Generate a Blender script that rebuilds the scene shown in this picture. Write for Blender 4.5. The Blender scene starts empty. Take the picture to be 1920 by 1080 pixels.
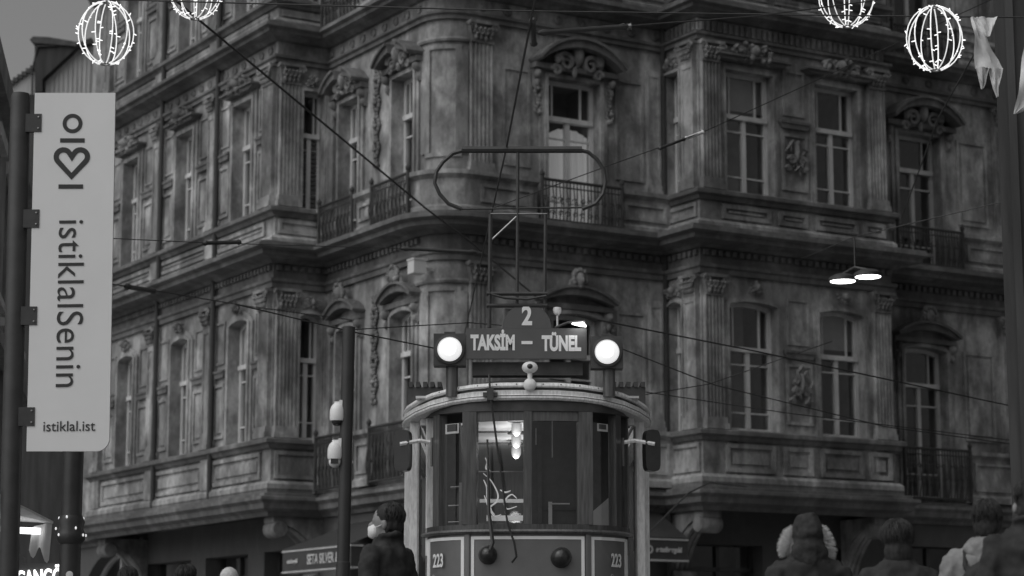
import bpy, bmesh, math, random
from mathutils import Vector, Matrix
random.seed(7)
R_ = math.radians
scene = bpy.context.scene
col = scene.collection

# ------------------------------------------------------------------ camera
PITCH = math.atan((1250 - 540) / 4200.0)
cam_d = bpy.data.cameras.new('camera')
cam = bpy.data.objects.new('camera', cam_d); col.objects.link(cam)
cam.location = (0, 0, 0.6)
cam.rotation_euler = (math.pi / 2 + PITCH, 0, 0)
cam_d.sensor_width = 36.0
cam_d.lens = 36.0 * 4200 / 1920
cam_d.clip_end = 2000
cam_d.dof.use_dof = True
cam_d.dof.focus_distance = 20.0
cam_d.dof.aperture_fstop = 2.2
scene.camera = cam

# ------------------------------------------------------------------ sky and sun
SUN_EL, SUN_AZ = R_(52), math.atan2(-0.80, -0.60)      # azimuth measured from +Y towards +X: behind the camera, to the left
w = bpy.data.worlds.new('World'); scene.world = w; w.use_nodes = True
nt = w.node_tree; nt.nodes.clear()
sky = nt.nodes.new('ShaderNodeTexSky'); sky.sky_type = 'NISHITA'; sky.sun_disc = False
sky.sun_elevation = SUN_EL; sky.sun_rotation = SUN_AZ
sky.dust_density = 4.0; sky.air_density = 1.5
bw = nt.nodes.new('ShaderNodeRGBToBW'); bg = nt.nodes.new('ShaderNodeBackground'); wo = nt.nodes.new('ShaderNodeOutputWorld')
bg.inputs['Strength'].default_value = 0.074
nt.links.new(sky.outputs[0], bw.inputs[0]); nt.links.new(bw.outputs[0], bg.inputs[0]); nt.links.new(bg.outputs[0], wo.inputs[0])
sd = bpy.data.lights.new('sun', 'SUN'); sd.energy = 1.0; sd.angle = R_(95)
sun = bpy.data.objects.new('sun', sd); col.objects.link(sun)
sdir = Vector((math.sin(SUN_AZ) * math.cos(SUN_EL), math.cos(SUN_AZ) * math.cos(SUN_EL), math.sin(SUN_EL)))
sun.rotation_euler = sdir.to_track_quat('Z', 'Y').to_euler()
sun.location = (-20, -20, 30)
scene.view_settings.view_transform = 'Standard'; scene.view_settings.look = 'None'
scene.view_settings.exposure = 0.0; scene.view_settings.gamma = 1.0
scene.cycles.use_denoising = True
scene.cycles.max_bounces = 6; scene.cycles.diffuse_bounces = 3; scene.cycles.glossy_bounces = 3
scene.cycles.transparent_max_bounces = 12; scene.cycles.caustics_reflective = False; scene.cycles.caustics_refractive = False
scene.cycles.sample_clamp_indirect = 4

# ------------------------------------------------------------------ materials (black-and-white place: neutral greys)
MATS = {}
def nodes_of(m): return m.node_tree.nodes, m.node_tree.links
def mat(name, g, rough=0.7, var=0.25, scale=3.0, stretch=(1, 1, 1), metal=0.0, bump=0.0, coat=0.0, detail=6.0):
    m = bpy.data.materials.new(name); m.use_nodes = True
    N, K = nodes_of(m); b = N['Principled BSDF']
    b.inputs['Roughness'].default_value = rough; b.inputs['Metallic'].default_value = metal
    b.inputs['Coat Weight'].default_value = coat
    tc = N.new('ShaderNodeTexCoord'); mp = N.new('ShaderNodeMapping'); no = N.new('ShaderNodeTexNoise'); cr = N.new('ShaderNodeValToRGB')
    mp.inputs['Scale'].default_value = stretch
    no.inputs['Scale'].default_value = scale; no.inputs['Detail'].default_value = detail; no.inputs['Roughness'].default_value = 0.6
    cr.color_ramp.elements[0].position = 0.3; cr.color_ramp.elements[1].position = 0.72
    lo, hi = g * (1 - var), g * (1 + var * 0.6)
    cr.color_ramp.elements[0].color = (lo, lo, lo, 1); cr.color_ramp.elements[1].color = (hi, hi, hi, 1)
    K.new(tc.outputs['Object'], mp.inputs[0]); K.new(mp.outputs[0], no.inputs[0]); K.new(no.outputs[0], cr.inputs[0]); K.new(cr.outputs[0], b.inputs['Base Color'])
    if bump:
        bp = N.new('ShaderNodeBump'); bp.inputs['Strength'].default_value = bump; bp.inputs['Distance'].default_value = 0.02
        K.new(no.outputs[0], bp.inputs['Height']); K.new(bp.outputs[0], b.inputs['Normal'])
    MATS[name] = m; return m
def emit(name, e, g=0.9):
    m = bpy.data.materials.new(name); m.use_nodes = True
    b = m.node_tree.nodes['Principled BSDF']
    b.inputs['Base Color'].default_value = (g, g, g, 1); b.inputs['Emission Color'].default_value = (1, 1, 1, 1); b.inputs['Emission Strength'].default_value = e
    b.inputs['Roughness'].default_value = 0.4
    MATS[name] = m; return m
def glass(name, tint, gloss=1.0, rough=0.03):
    m = bpy.data.materials.new(name); m.use_nodes = True
    N, K = nodes_of(m); N.clear()
    t = N.new('ShaderNodeBsdfTransparent'); t.inputs[0].default_value = (tint, tint, tint, 1)
    g = N.new('ShaderNodeBsdfGlossy'); g.inputs[0].default_value = (gloss, gloss, gloss, 1); g.inputs['Roughness'].default_value = rough
    lw = N.new('ShaderNodeLayerWeight'); pw = N.new('ShaderNodeMath'); pw.operation = 'POWER'; pw.inputs[1].default_value = 5.0
    f = N.new('ShaderNodeMath'); f.operation = 'MULTIPLY_ADD'; f.inputs[1].default_value = .9; f.inputs[2].default_value = .06; lw.inputs[0].default_value = .5
    K.new(lw.outputs['Facing'], pw.inputs[0]); K.new(pw.outputs[0], f.inputs[0])
    x = N.new('ShaderNodeMixShader'); o = N.new('ShaderNodeOutputMaterial')
    K.new(f.outputs[0], x.inputs[0]); K.new(t.outputs[0], x.inputs[1]); K.new(g.outputs[0], x.inputs[2]); K.new(x.outputs[0], o.inputs[0])
    MATS[name] = m; return m
def stucco(name, base, soot, amount=0.5):
    """weathered stucco: fine grain, large blotches, and rain streaks of soot running down"""
    m = bpy.data.materials.new(name); m.use_nodes = True
    N, K = nodes_of(m); b = N['Principled BSDF']; b.inputs['Roughness'].default_value = 0.9
    tc = N.new('ShaderNodeTexCoord')
    def noise(scale, stretch, detail=6, rough=0.6):
        mp = N.new('ShaderNodeMapping'); mp.inputs['Scale'].default_value = stretch
        no = N.new('ShaderNodeTexNoise'); no.inputs['Scale'].default_value = scale; no.inputs['Detail'].default_value = detail; no.inputs['Roughness'].default_value = rough
        K.new(tc.outputs['Object'], mp.inputs[0]); K.new(mp.outputs[0], no.inputs[0]); return no.outputs[0]
    def ramp(src, p0, p1, c0, c1):
        r = N.new('ShaderNodeValToRGB'); r.color_ramp.elements[0].position = p0; r.color_ramp.elements[1].position = p1
        r.color_ramp.elements[0].color = (c0, c0, c0, 1); r.color_ramp.elements[1].color = (c1, c1, c1, 1); K.new(src, r.inputs[0]); return r.outputs[0]
    def mul(a, c):
        x = N.new('ShaderNodeMath'); x.operation = 'MULTIPLY'; K.new(a, x.inputs[0]); K.new(c, x.inputs[1]); return x.outputs[0]
    streak = ramp(noise(2.1, (1.5, 1.5, 0.30), 7, 0.68), 0.36, 0.66, 1 - amount * .55, 1.12)
    blotch = ramp(noise(1.15, (1, 1, 0.75), 8, 0.7), 0.36, 0.60, 1 - amount, 1.12)
    fine = ramp(noise(16, (1, 1, 0.7), 6, 0.7), 0.25, 0.75, 0.82, 1.14)
    patch = ramp(noise(0.9, (1, 1, 0.55), 9, 0.62), 0.47, 0.56, 1 - amount * .75, 1.0)
    edge = ramp(noise(5.5, (1, 1, 0.5), 5, 0.6), 0.34, 0.52, 1 - amount * .55, 1.06)
    v = mul(mul(mul(streak, blotch), mul(patch, edge)), fine)
    mx = N.new('ShaderNodeMapRange'); mx.inputs['From Min'].default_value = 0.0; mx.inputs['From Max'].default_value = 1.2
    mx.inputs['To Min'].default_value = soot; mx.inputs['To Max'].default_value = base
    K.new(v, mx.inputs['Value']); cb = N.new('ShaderNodeCombineColor')
    for i in range(3): K.new(mx.outputs[0], cb.inputs[i])
    K.new(cb.outputs[0], b.inputs['Base Color'])
    bp = N.new('ShaderNodeBump'); bp.inputs['Strength'].default_value = 0.35; bp.inputs['Distance'].default_value = 0.02
    K.new(fine, bp.inputs['Height']); K.new(bp.outputs[0], b.inputs['Normal'])
    MATS[name] = m; return m
stucco('stucco', 0.66, 0.05, 0.62)
stucco('sooty_stone', 0.30, 0.07, 0.66)
stucco('carving', 0.50, 0.04, 0.6)
stucco('ground_floor_stone', 0.13, 0.08, 0.5)
stucco('plaster_far', 0.5, 0.12, 0.4)
mat('window_paint', 0.74, 0.6, 0.25, 4, (1, 1, .4))
mat('iron', 0.048, 0.5, 0.3, 20)
mat('room', 0.26, 0.9, 0.3, 2)
emit('curtain', 0.17, 0.8)  # cloth glows in place of a lit room behind it
mat('blind', 0.45, 0.9, 0.1, 6)
mat('shutter', 0.10, 0.8, 0.3, 8)
mat('metal_box', 0.7, 0.5, 0.1, 5)
mat('asphalt', 0.12, 0.9, 0.4, 8, bump=.3)
mat('paving', 0.26, 0.85, 0.3, 3, bump=.2)
mat('steel', 0.3, 0.35, 0.3, 8, metal=0.8)
mat('tram_cream', 0.92, 0.42, 0.30, 9, (5, 5, 1.0), coat=.2, detail=8)
mat('tram_red', 0.17, 0.32, 0.14, 4, coat=.35)
mat('tram_wood', 0.085, 0.35, 0.55, 7, (6, 6, .5), coat=.3)
mat('tram_wood_pale', 0.12, 0.4, 0.5, 9, (6, 6, .4), coat=.2)
mat('tram_dark', 0.07, 0.5, 0.4, 8)
mat('tram_roof', 0.06, 0.6, 0.5, 5)
mat('sign_grey', 0.11, 0.5, 0.12, 4)
mat('white_paint', 0.78, 0.5, 0.12, 6)
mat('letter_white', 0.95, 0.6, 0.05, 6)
mat('black_rubber', 0.028, 0.3, 0.3, 10, coat=.3)
mat('pole_paint', 0.045, 0.45, 0.3, 6)
mat('grey_pole', 0.04, 0.45, 0.25, 6)
mat('banner', 0.80, 0.32, 0.05, 1.2, coat=.25)
mat('ink', 0.035, 0.6, 0.1, 5)
mat('camera_white', 0.85, 0.35, 0.12, 8)
mat('skin', 0.26, 0.55, 0.2, 14)
mat('hair', 0.045, 0.6, 0.5, 40, (1, 1, .3))
mat('black_coat', 0.048, 0.85, 0.35, 12)
mat('dark_coat', 0.052, 0.8, 0.35, 10)
mat('grey_hoodie', 0.25, 0.85, 0.2, 16)
mat('fur', 0.78, 0.95, 0.3, 60, bump=.6)
mat('mask_cloth', 0.8, 0.85, 0.06, 20)
mat('knit', 0.55, 0.9, 0.25, 40)
mat('flag_cloth', 0.72, 0.8, 0.25, 5)
mat('roof_tile', 0.09, 0.8, 0.4, 6)
mat('board_white', 0.55, 0.7, 0.2, 3, (3, 3, .3))
mat('cladding', 0.075, 0.6, 0.4, 3, (2, 2, .2))
mat('awning', 0.62, 0.8, 0.2, 4)
mat('shop_black', 0.06, 0.4, 0.2, 5)
mat('pale_stone', 0.55, 0.8, 0.2, 4)
glass('pane_glass', 0.75)
glass('tram_glass', 0.88)
for n_ in ('black_coat', 'dark_coat', 'hair', 'room', 'cladding', 'grey_hoodie'): MATS[n_].node_tree.nodes['Principled BSDF'].inputs['Specular IOR Level'].default_value = 0.12
emit('headlamp_glow', 0.62); emit('headlamp_core', 1.3); emit('bulb_glow', 3.0); emit('shade_glow', 0.22, 0.3); emit('rope_light', 0.62); emit('fairy_glow', 1.2); emit('reflection_glow', 0.28); emit('led_panel', 6.0); emit('neon', 2.2); emit('led_strip', 2.4)
emit('shop_light', 0.5)

# ------------------------------------------------------------------ mesh building
ID = lambda u, v, z: (u, v, z)
class MB:
    def __init__(s, T=None): s.v = []; s.f = []; s.T = T or ID
    def add(s, vs, fs, T=None):
        T = T or s.T; o = len(s.v)
        s.v += [tuple(T(*p)) for p in vs]; s.f += [tuple(i + o for i in f) for f in fs]
    def box(s, u0, u1, v0, v1, z0, z1, T=None):
        s.add([(u0, v0, z0), (u1, v0, z0), (u1, v1, z0), (u0, v1, z0), (u0, v0, z1), (u1, v0, z1), (u1, v1, z1), (u0, v1, z1)],
              [(0, 3, 2, 1), (4, 5, 6, 7), (0, 1, 5, 4), (1, 2, 6, 5), (2, 3, 7, 6), (3, 0, 4, 7)], T); return s
    def prism(s, poly, v0, v1, T=None):
        """polygon in (u,z) extruded along v"""
        n = len(poly)
        s.add([(u, v0, z) for u, z in poly] + [(u, v1, z) for u, z in poly],
              [tuple(range(n)), tuple(range(2 * n - 1, n - 1, -1))] + [(i, (i + 1) % n, (i + 1) % n + n, i + n) for i in range(n)], T); return s
    def strip(s, inner, outer, v0, v1, T=None):
        """open band between two (u,z) polylines, extruded along v"""
        n = len(inner)
        vs = [(u, v0, z) for u, z in inner] + [(u, v0, z) for u, z in outer] + [(u, v1, z) for u, z in inner] + [(u, v1, z) for u, z in outer]
        fs = []
        for i in range(n - 1):
            a, b_, c, d = i, i + 1, n + i + 1, n + i
            fs += [(a, b_, c, d), (a + 2 * n, d + 2 * n, c + 2 * n, b_ + 2 * n), (a, a + 2 * n, b_ + 2 * n, b_), (d, c, c + 2 * n, d + 2 * n)]
        fs += [(0, n, 3 * n, 2 * n), (n - 1, 3 * n - 1, 4 * n - 1, 2 * n - 1)]
        s.add(vs, fs, T); return s
    def tube(s, pts, r, seg=8, T=None):
        T = T or s.T; P = [Vector(T(*p)) for p in pts]; n = len(P)
        rs = r if isinstance(r, (list, tuple)) else [r] * n
        d = (P[1] - P[0]).normalized(); up = Vector((0, 0, 1)) if abs(d.z) < 0.9 else Vector((1, 0, 0))
        a = d.cross(up).normalized(); vs = []
        for i in range(n):
            if i == 0: t = P[1] - P[0]
            elif i == n - 1: t = P[-1] - P[-2]
            else: t = P[i + 1] - P[i - 1]
            t.normalize(); a = (a - t * a.dot(t))
            a = a.normalized() if a.length > 1e-6 else t.orthogonal().normalized()
            b_ = t.cross(a)
            for k in range(seg):
                q = 2 * math.pi * k / seg; vs.append(tuple(P[i] + (a * math.cos(q) + b_ * math.sin(q)) * rs[i]))
        fs = [tuple(range(seg))[::-1], tuple(range((n - 1) * seg, n * seg))]
        for i in range(n - 1):
            for k in range(seg):
                k2 = (k + 1) % seg; fs.append((i * seg + k, i * seg + k2, (i + 1) * seg + k2, (i + 1) * seg + k))
        s.add(vs, fs, ID); return s
    def lathe(s, prof, c=(0, 0, 0), seg=16, axis='z', T=None, ring=False):
        vs = []; n = len(prof)
        for r, h in prof:
            for k in range(seg):
                q = 2 * math.pi * k / seg; x, y = r * math.cos(q), r * math.sin(q)
                p = {'z': (x, y, h), 'y': (x, h, y), 'x': (h, x, y)}[axis]
                vs.append((c[0] + p[0], c[1] + p[1], c[2] + p[2]))
        fs = [] if ring else [tuple(range(seg)), tuple(range((n - 1) * seg, n * seg))]
        for i in range(n if ring else n - 1):
            for k in range(seg):
                k2 = (k + 1) % seg; i2 = (i + 1) % n; fs.append((i * seg + k, i * seg + k2, i2 * seg + k2, i2 * seg + k))
        s.add(vs, fs, T); return s
    def ell(s, c, r, seg=10, rings=6, M=None, T=None):
        if not isinstance(r, (tuple, list)): r = (r, r, r)
        vs = []
        def put(x, y, z):
            p = Vector((x * r[0], y * r[1], z * r[2]))
            if M is not None: p = M @ p
            vs.append((c[0] + p.x, c[1] + p.y, c[2] + p.z))
        put(0, 0, -1)
        for i in range(1, rings):
            ph = -math.pi / 2 + math.pi * i / rings
            for k in range(seg): put(math.cos(ph) * math.cos(2 * math.pi * k / seg), math.cos(ph) * math.sin(2 * math.pi * k / seg), math.sin(ph))
        put(0, 0, 1); e = len(vs) - 1; fs = []
        for k in range(seg):
            k2 = (k + 1) % seg; fs.append((0, 1 + k2, 1 + k)); fs.append((e, 1 + (rings - 2) * seg + k, 1 + (rings - 2) * seg + k2))
            for i in range(rings - 2): fs.append((1 + i * seg + k, 1 + i * seg + k2, 1 + (i + 1) * seg + k2, 1 + (i + 1) * seg + k))
        s.add(vs, fs, T); return s
    def sweep(s, path, prof, drop=None, T=None):
        """closed profile [(outward, z)] along an open plan path; outward is to the right of travel, corners mitred"""
        n = len(path); m = len(prof); P = [Vector(p) for p in path]; vs = []
        for i in range(n):
            d0 = (P[i] - P[i - 1]).normalized() if i else None
            d1 = (P[i + 1] - P[i]).normalized() if i < n - 1 else None
            if d0 is None: d0 = d1
            if d1 is None: d1 = d0
            n0 = Vector((d0.y, -d0.x)); n1 = Vector((d1.y, -d1.x)); mm = n0 + n1
            mm = mm / max(0.25, mm.dot(n0)) if mm.length > 1e-6 else n0
            dz = drop(P[i]) if drop else 0
            for o, z in prof: q = P[i] + mm * o; vs.append((q.x, q.y, z + dz))
        fs = [tuple(range(m)), tuple(range((n - 1) * m, n * m))[::-1]]
        for i in range(n - 1):
            for k in range(m): k2 = (k + 1) % m; fs.append((i * m + k, i * m + k2, (i + 1) * m + k2, (i + 1) * m + k))
        s.add(vs, fs, T); return s
    def build(s, name, material, parent=None, smooth=None, loc=(0, 0, 0)):
        me = bpy.data.meshes.new(name); me.from_pydata(s.v, [], s.f)
        bm = bmesh.new(); bm.from_mesh(me); bmesh.ops.recalc_face_normals(bm, faces=bm.faces[:]); bm.to_mesh(me); bm.free()
        if smooth:
            me.polygons.foreach_set('use_smooth', [True] * len(me.polygons)); me.set_sharp_from_angle(angle=R_(smooth))
        me.materials.append(MATS[material])
        o = bpy.data.objects.new(name, me); col.objects.link(o); o.location = loc
        if parent is not None: o.parent = parent
        return o
def empty(name, loc=(0, 0, 0), rz=0.0):
    o = bpy.data.objects.new(name, None); col.objects.link(o); o.location = loc; o.rotation_euler = (0, 0, rz); o.empty_display_size = 0.2
    return o
def tag(o, label, cat, group=None):
    o['label'] = label; o['category'] = cat
    if group: o['group'] = group
    return o
def kind(o, k): o['kind'] = k; return o
def remesh(o, voxel, smooth_it=4, disp=None):
    md = o.modifiers.new('r', 'REMESH'); md.mode = 'VOXEL'; md.voxel_size = voxel
    sm = o.modifiers.new('s', 'SMOOTH'); sm.iterations = smooth_it; sm.factor = 0.5
    if disp:
        tx = bpy.data.textures.new('t', 'CLOUDS'); tx.noise_scale = disp[1]; tx.noise_depth = 3
        dm = o.modifiers.new('d', 'DISPLACE'); dm.texture = tx; dm.strength = disp[0]; dm.mid_level = 0.5; dm.texture_coords = 'LOCAL'
    dg = bpy.context.evaluated_depsgraph_get(); dg.update()
    me = bpy.data.meshes.new_from_object(o.evaluated_get(dg)); mt = o.data.materials[0]
    o.modifiers.clear(); o.data = me
    if not me.materials: me.materials.append(mt)
    me.polygons.foreach_set('use_smooth', [True] * len(me.polygons))
    return o
def text(name, body, size, material, parent, M, bold=0.0, sx=1.0, depth=0.004, space=1.0, align='CENTER'):
    """flat lettering, standing in its own local XZ plane facing -Y, placed by matrix M"""
    c = bpy.data.curves.new(name, 'FONT'); c.body = body; c.size = size; c.extrude = depth; c.offset = bold; c.space_character = space
    c.align_x = align; c.align_y = 'CENTER'; c.resolution_u = 5
    t = bpy.data.objects.new(name, c); col.objects.link(t)
    dg = bpy.context.evaluated_depsgraph_get(); dg.update()
    me = bpy.data.meshes.new_from_object(t.evaluated_get(dg)); bpy.data.objects.remove(t)
    me.transform(M @ Matrix.Rotation(math.pi / 2, 4, 'X') @ Matrix.Diagonal((sx, 1, 1, 1)))
    me.materials.clear(); me.materials.append(MATS[material])
    o = bpy.data.objects.new(name, me); col.objects.link(o); o.parent = parent
    return o
def arc(uc, hw, zs, rise, n=10):
    """points of a segmental arch, left to right"""
    if rise <= 1e-4: return [(uc - hw, zs), (uc + hw, zs)]
    r = (hw * hw + rise * rise) / (2 * rise); a = math.asin(min(1, hw / r))
    if rise > hw: a = math.pi - a
    return [(uc + r * math.sin(-a + 2 * a * i / n), zs + rise - r + r * math.cos(-a + 2 * a * i / n)) for i in range(n + 1)]

F_ = 4200.0
def at(x, y, Y):
    a, b_ = (x - 960) / F_, (540 - y) / F_
    r = Vector((a, math.cos(PITCH) - b_ * math.sin(PITCH), math.sin(PITCH) + b_ * math.cos(PITCH))); r *= Y / r.y
    return Vector((r.x, r.y, r.z + .6))

# ------------------------------------------------------------------ ground
g = MB().box(-400, 400, -60, 600, -0.3, 0.0).build('street_ground', 'paving'); kind(g, 'structure')
g = MB().box(-1.9, 2.2, -20, 60, 0.004, 0.008).build('tram_lane', 'asphalt'); kind(g, 'structure')
for x in (-0.60, 0.84):
    r = MB().box(x, x + 0.06, -20, 60, 0.010, 0.016).build('tram_rail', 'steel'); kind(r, 'structure')

# ------------------------------------------------------------------ the corner building
ANG = R_(31)
B = empty('corner_building', (-1.3396, 39.758, 0.0), ANG)
tag(B, 'soot-stained stucco corner building with projecting bays, iron balconies and carved trim', 'building')
TL = lambda u, v, z: (-v, u, z)             # left street front: u runs away along it, v is outward
TR = lambda u, v, z: (u, -v, z)             # right street front
BAY = 1.15; LB0, LB1 = 4.5, 14.1; RB0, RB1 = 5.0, 9.6; LEND, REND = 18.1, 13.95; RC = 0.6
TLB = lambda u, v, z: (-BAY - v, u, z)      # front of the left bay
TRB = lambda u, v, z: (u, -BAY - v, z)      # front of the right bay
TLS = lambda u, v, z: (u, LB0 - v, z)       # cheek of the left bay, u from -BAY to 0
TRS = lambda u, v, z: (RB0 - v, u, z)       # cheek of the right bay, u from -BAY to 0
corner = [(RC - RC * math.cos(a), RC - RC * math.sin(a)) for a in [math.pi / 2 * i / 8 for i in range(9)]]
perim = [(0, LEND), (0, LB1), (-BAY, LB1), (-BAY, LB0), (0, LB0)] + corner + [(RB0, 0), (RB0, -BAY), (RB1, -BAY), (RB1, 0), (REND, 0)]
SILL = (4.95, 9.5, 13.75); HEAD = (7.42, 11.9, 16.15); TRAN = (6.52, 11.03, 15.28); BASE = (3.9, 8.7, 13.1)
CAPB = (7.48, 12.0, 16.45); CAPT = (7.86, 12.38, 16.83)

def wall(name, T, u0, u1, z0, z1, holes, thick=0.4, m='stucco'):
    b = MB(T); cuts = sorted({u0, u1, *[h[0] for h in holes], *[h[1] for h in holes]})
    for a, c in zip(cuts, cuts[1:]):
        z = z0
        for h in sorted([h for h in holes if h[0] <= a + 1e-6 and h[1] >= c - 1e-6], key=lambda h: h[2]):
            if h[2] > z: b.box(a, c, -thick, 0, z, h[2])
            z = h[3]
        if z1 > z: b.box(a, c, -thick, 0, z, z1)
    for h in holes:
        if len(h) > 4 and h[4]:
            pts = arc((h[0] + h[1]) / 2, (h[1] - h[0]) / 2, h[3] - h[4], h[4])
            b.prism(pts[:6] + [(h[0], h[3])], -thick, 0) if False else None
            for p, q in zip(pts, pts[1:]):
                b.prism([p, q, (q[0], h[3]), (p[0], h[3])], -thick, 0)
    return b.build(name, m, B)

def window(T, u0, u1, z0, z1, tran, rise=0.0, style='', fw=0.075):
    """a casement window: frame with mullion, transom, glazing bars and panes"""
    va, vb = -0.26, -0.18; uc = (u0 + u1) / 2; zs = z1 - rise
    f = MB(T); f.box(u0, u0 + fw, va, vb, z0, zs); f.box(u1 - fw, u1, va, vb, z0, zs); f.box(u0 + fw, u1 - fw, va, vb, z0, z0 + fw)
    ao = arc(uc, (u1 - u0) / 2, zs, rise); ai = [(uc + (p[0] - uc) * (1 - 2 * fw / (u1 - u0)), p[1] - fw) for p in ao]
    f.strip(ai, ao, va, vb)
    win = f.build('window', 'window_paint', B)
    w_in = u1 - u0 - 2 * fw
    MB(T).box(u0 + fw * .4, u1 - fw * .4, va - .01, vb + .05, tran - .045, tran + .045).build('transom', 'window_paint', win)
    MB(T).box(uc - .045, uc + .045, va - .005, vb + .012, z0 + fw, tran - .045).build('mullion', 'window_paint', win)
    la, lb = tran - .045, z0 + fw; h = la - lb; bars = (la - h * .17, lb + h * .2)
    def bar(*q): MB(T).box(*q).build('glazing_bar', 'window_paint', win)
    for side in (-1, 1):
        a, c = (u0 + fw, uc - .045) if side < 0 else (uc + .045, u1 - fw)
        for zb in bars: bar(a, c, va + .02, vb - .01, zb - .014, zb + .014)
    ua, ub = u0 + fw + w_in * .17, u1 - fw - w_in * .2
    for uu in (ua, ub): bar(uu - .016, uu + .016, va + .02, vb - .01, tran + .045, zs)
    vg = va + .035
    zz = [lb, bars[1], bars[0], la]
    for a, c in ((u0 + fw, uc - .045), (uc + .045, u1 - fw)):
        for p, q in zip(zz, zz[1:]):
            b = MB(T); tl = random.uniform(-.006, .006); b.add([(a, vg + tl, p), (c, vg - tl, p), (c, vg - tl, q), (a, vg + tl, q)], [(0, 1, 2, 3)]); b.build('pane', 'pane_glass', win)
    zt = z1 - fw if rise else zs - fw
    for a, c in ((u0 + fw, ua), (ua, ub), (ub, u1 - fw)):
        b = MB(T); b.add([(a, vg, la + .09), (c, vg, la + .09), (c, vg, zt), (a, vg, zt)], [(0, 1, 2, 3)]); b.build('pane', 'pane_glass', win)
    rm = MB(T); rm.add([(u0 - .1, -.42, z0 - .1), (u1 + .1, -.42, z0 - .1), (u1 + .1, -1.3, z0 - .1), (u0 - .1, -1.3, z0 - .1), (u0 - .1, -.42, z1 + .1), (u1 + .1, -.42, z1 + .1), (u1 + .1, -1.3, z1 + .1), (u0 - .1, -1.3, z1 + .1)],
           [(0, 1, 2, 3), (4, 7, 6, 5), (1, 5, 6, 2), (2, 6, 7, 3), (3, 7, 4, 0)]); rm.build('dark_room', 'room', win)
    if 'b' in style:      # roller blind in the top light
        MB(T).box(u0 + .02, u1 - .02, -.34, -.33, la + .22, z1 - .02).build('roller_blind', 'blind', win)
    if 'c' in style:      # curtain behind the lower sashes, its glow standing in for room light, hung unevenly
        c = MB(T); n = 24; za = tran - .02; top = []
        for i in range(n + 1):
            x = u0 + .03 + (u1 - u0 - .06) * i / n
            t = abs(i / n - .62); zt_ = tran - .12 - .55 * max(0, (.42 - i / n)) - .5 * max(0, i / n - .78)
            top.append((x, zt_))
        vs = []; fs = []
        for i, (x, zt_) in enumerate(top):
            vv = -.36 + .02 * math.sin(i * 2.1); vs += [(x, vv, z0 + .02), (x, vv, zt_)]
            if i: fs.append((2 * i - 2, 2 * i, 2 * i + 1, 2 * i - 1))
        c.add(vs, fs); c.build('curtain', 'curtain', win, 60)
    if 's' in style:      # closed louvred shutter
        s_ = MB(T); z = z0 + .1
        while z < tran - .12:
            s_.prism([(u0 + fw, z), (u1 - fw, z), (u1 - fw, z + .07), (u0 + fw, z + .07)], va + .05, va + .07); z += .09
        s_.build('shutter_slats', 'shutter', win)
    if 'p' in style:      # net curtains, whole height
        c = MB(T); n = 20; vs = []; fs = []
        for i in range(n + 1):
            x = u0 + .03 + (u1 - u0 - .06) * i / n; vv = -.36 + .02 * math.sin(i * 1.9)
            vs += [(x, vv, z0 + .02), (x, vv, z1 - .05)]
            if i: fs.append((2 * i - 2, 2 * i, 2 * i + 1, 2 * i - 1))
        c.add(vs, fs); c.build('curtain', 'blind', win, 60)
    return win

def surround(T, u0, u1, z0, z1, rise=0.0, wd=0.17, out=0.055):
    uc, hw = (u0 + u1) / 2, (u1 - u0) / 2; b = MB(T); zs = z1 - rise
    for (o0, o1, pv) in ((0.0, wd * .45, out * 1.7), (wd * .45, wd, out)):
        for s_ in (-1, 1):
            a, c = sorted((uc + s_ * (hw + o0), uc + s_ * (hw + o1))); b.box(a, c, .001, pv, z0, zs)
        ai = arc(uc, hw + o0, zs, rise + o0 if rise else 0); ao = arc(uc, hw + o1, zs, rise + o1 if rise else 0)
        if not rise: ai = [(uc - hw - o0, zs + o0), (uc + hw + o0, zs + o0)]; ao = [(uc - hw - o1, zs + o1), (uc + hw + o1, zs + o1)]; b.box(uc - hw - o1, uc - hw - o0, .001, pv, zs, zs + o1); b.box(uc + hw + o0, uc + hw + o1, .001, pv, zs, zs + o1)
        b.strip(ai, ao, .001, pv)
    return b.build('window_surround', 'stucco', B)

def scroll(b, c, r, turns, thick, T, flip=1, v=0.06, n=22):
    pts = []
    for i in range(n + 1):
        t = i / n; a = turns * 2 * math.pi * t; rr = r * (1 - .85 * t); pts.append((c[0] + flip * rr * math.cos(a), v, c[1] + rr * math.sin(a)))
    b.tube(pts, [thick * (1 - .5 * i / n) for i in range(n + 1)], 5, T)
def carving(name, T, uc, zc, w, h, v=0.0, seed=1, deep=0.10, lumps=16, parent=None):
    """a cluster of carved scrolls, leaves and buds"""
    rnd = random.Random(seed); b = MB(T)
    for s_ in (-1, 1):
        scroll(b, (uc + s_ * w * .25, zc - h * .1), w * .17, 1.4, h * .07, T, s_, v + deep * .6)
        scroll(b, (uc + s_ * w * .42, zc - h * .3), w * .10, 1.2, h * .06, T, s_, v + deep * .4)
    for i in range(lumps):
        q = rnd.uniform(-1, 1); zz = zc + rnd.uniform(-.45, .5) * h * (1 - abs(q) * .6)
        M = Matrix.Rotation(rnd.uniform(-1, 1), 3, 'Y')
        b.ell((uc + q * w * .48, v + deep * rnd.uniform(.2, .8), zz), (w * rnd.uniform(.03, .07), deep * rnd.uniform(.3, .5), h * rnd.uniform(.06, .16)), 7, 5, M)
    b.ell((uc, v + deep * .6, zc + h * .1), (w * .10, deep * .8, h * .26), 9, 6)
    return b.build(name, 'carving', parent or B, 60)
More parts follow.
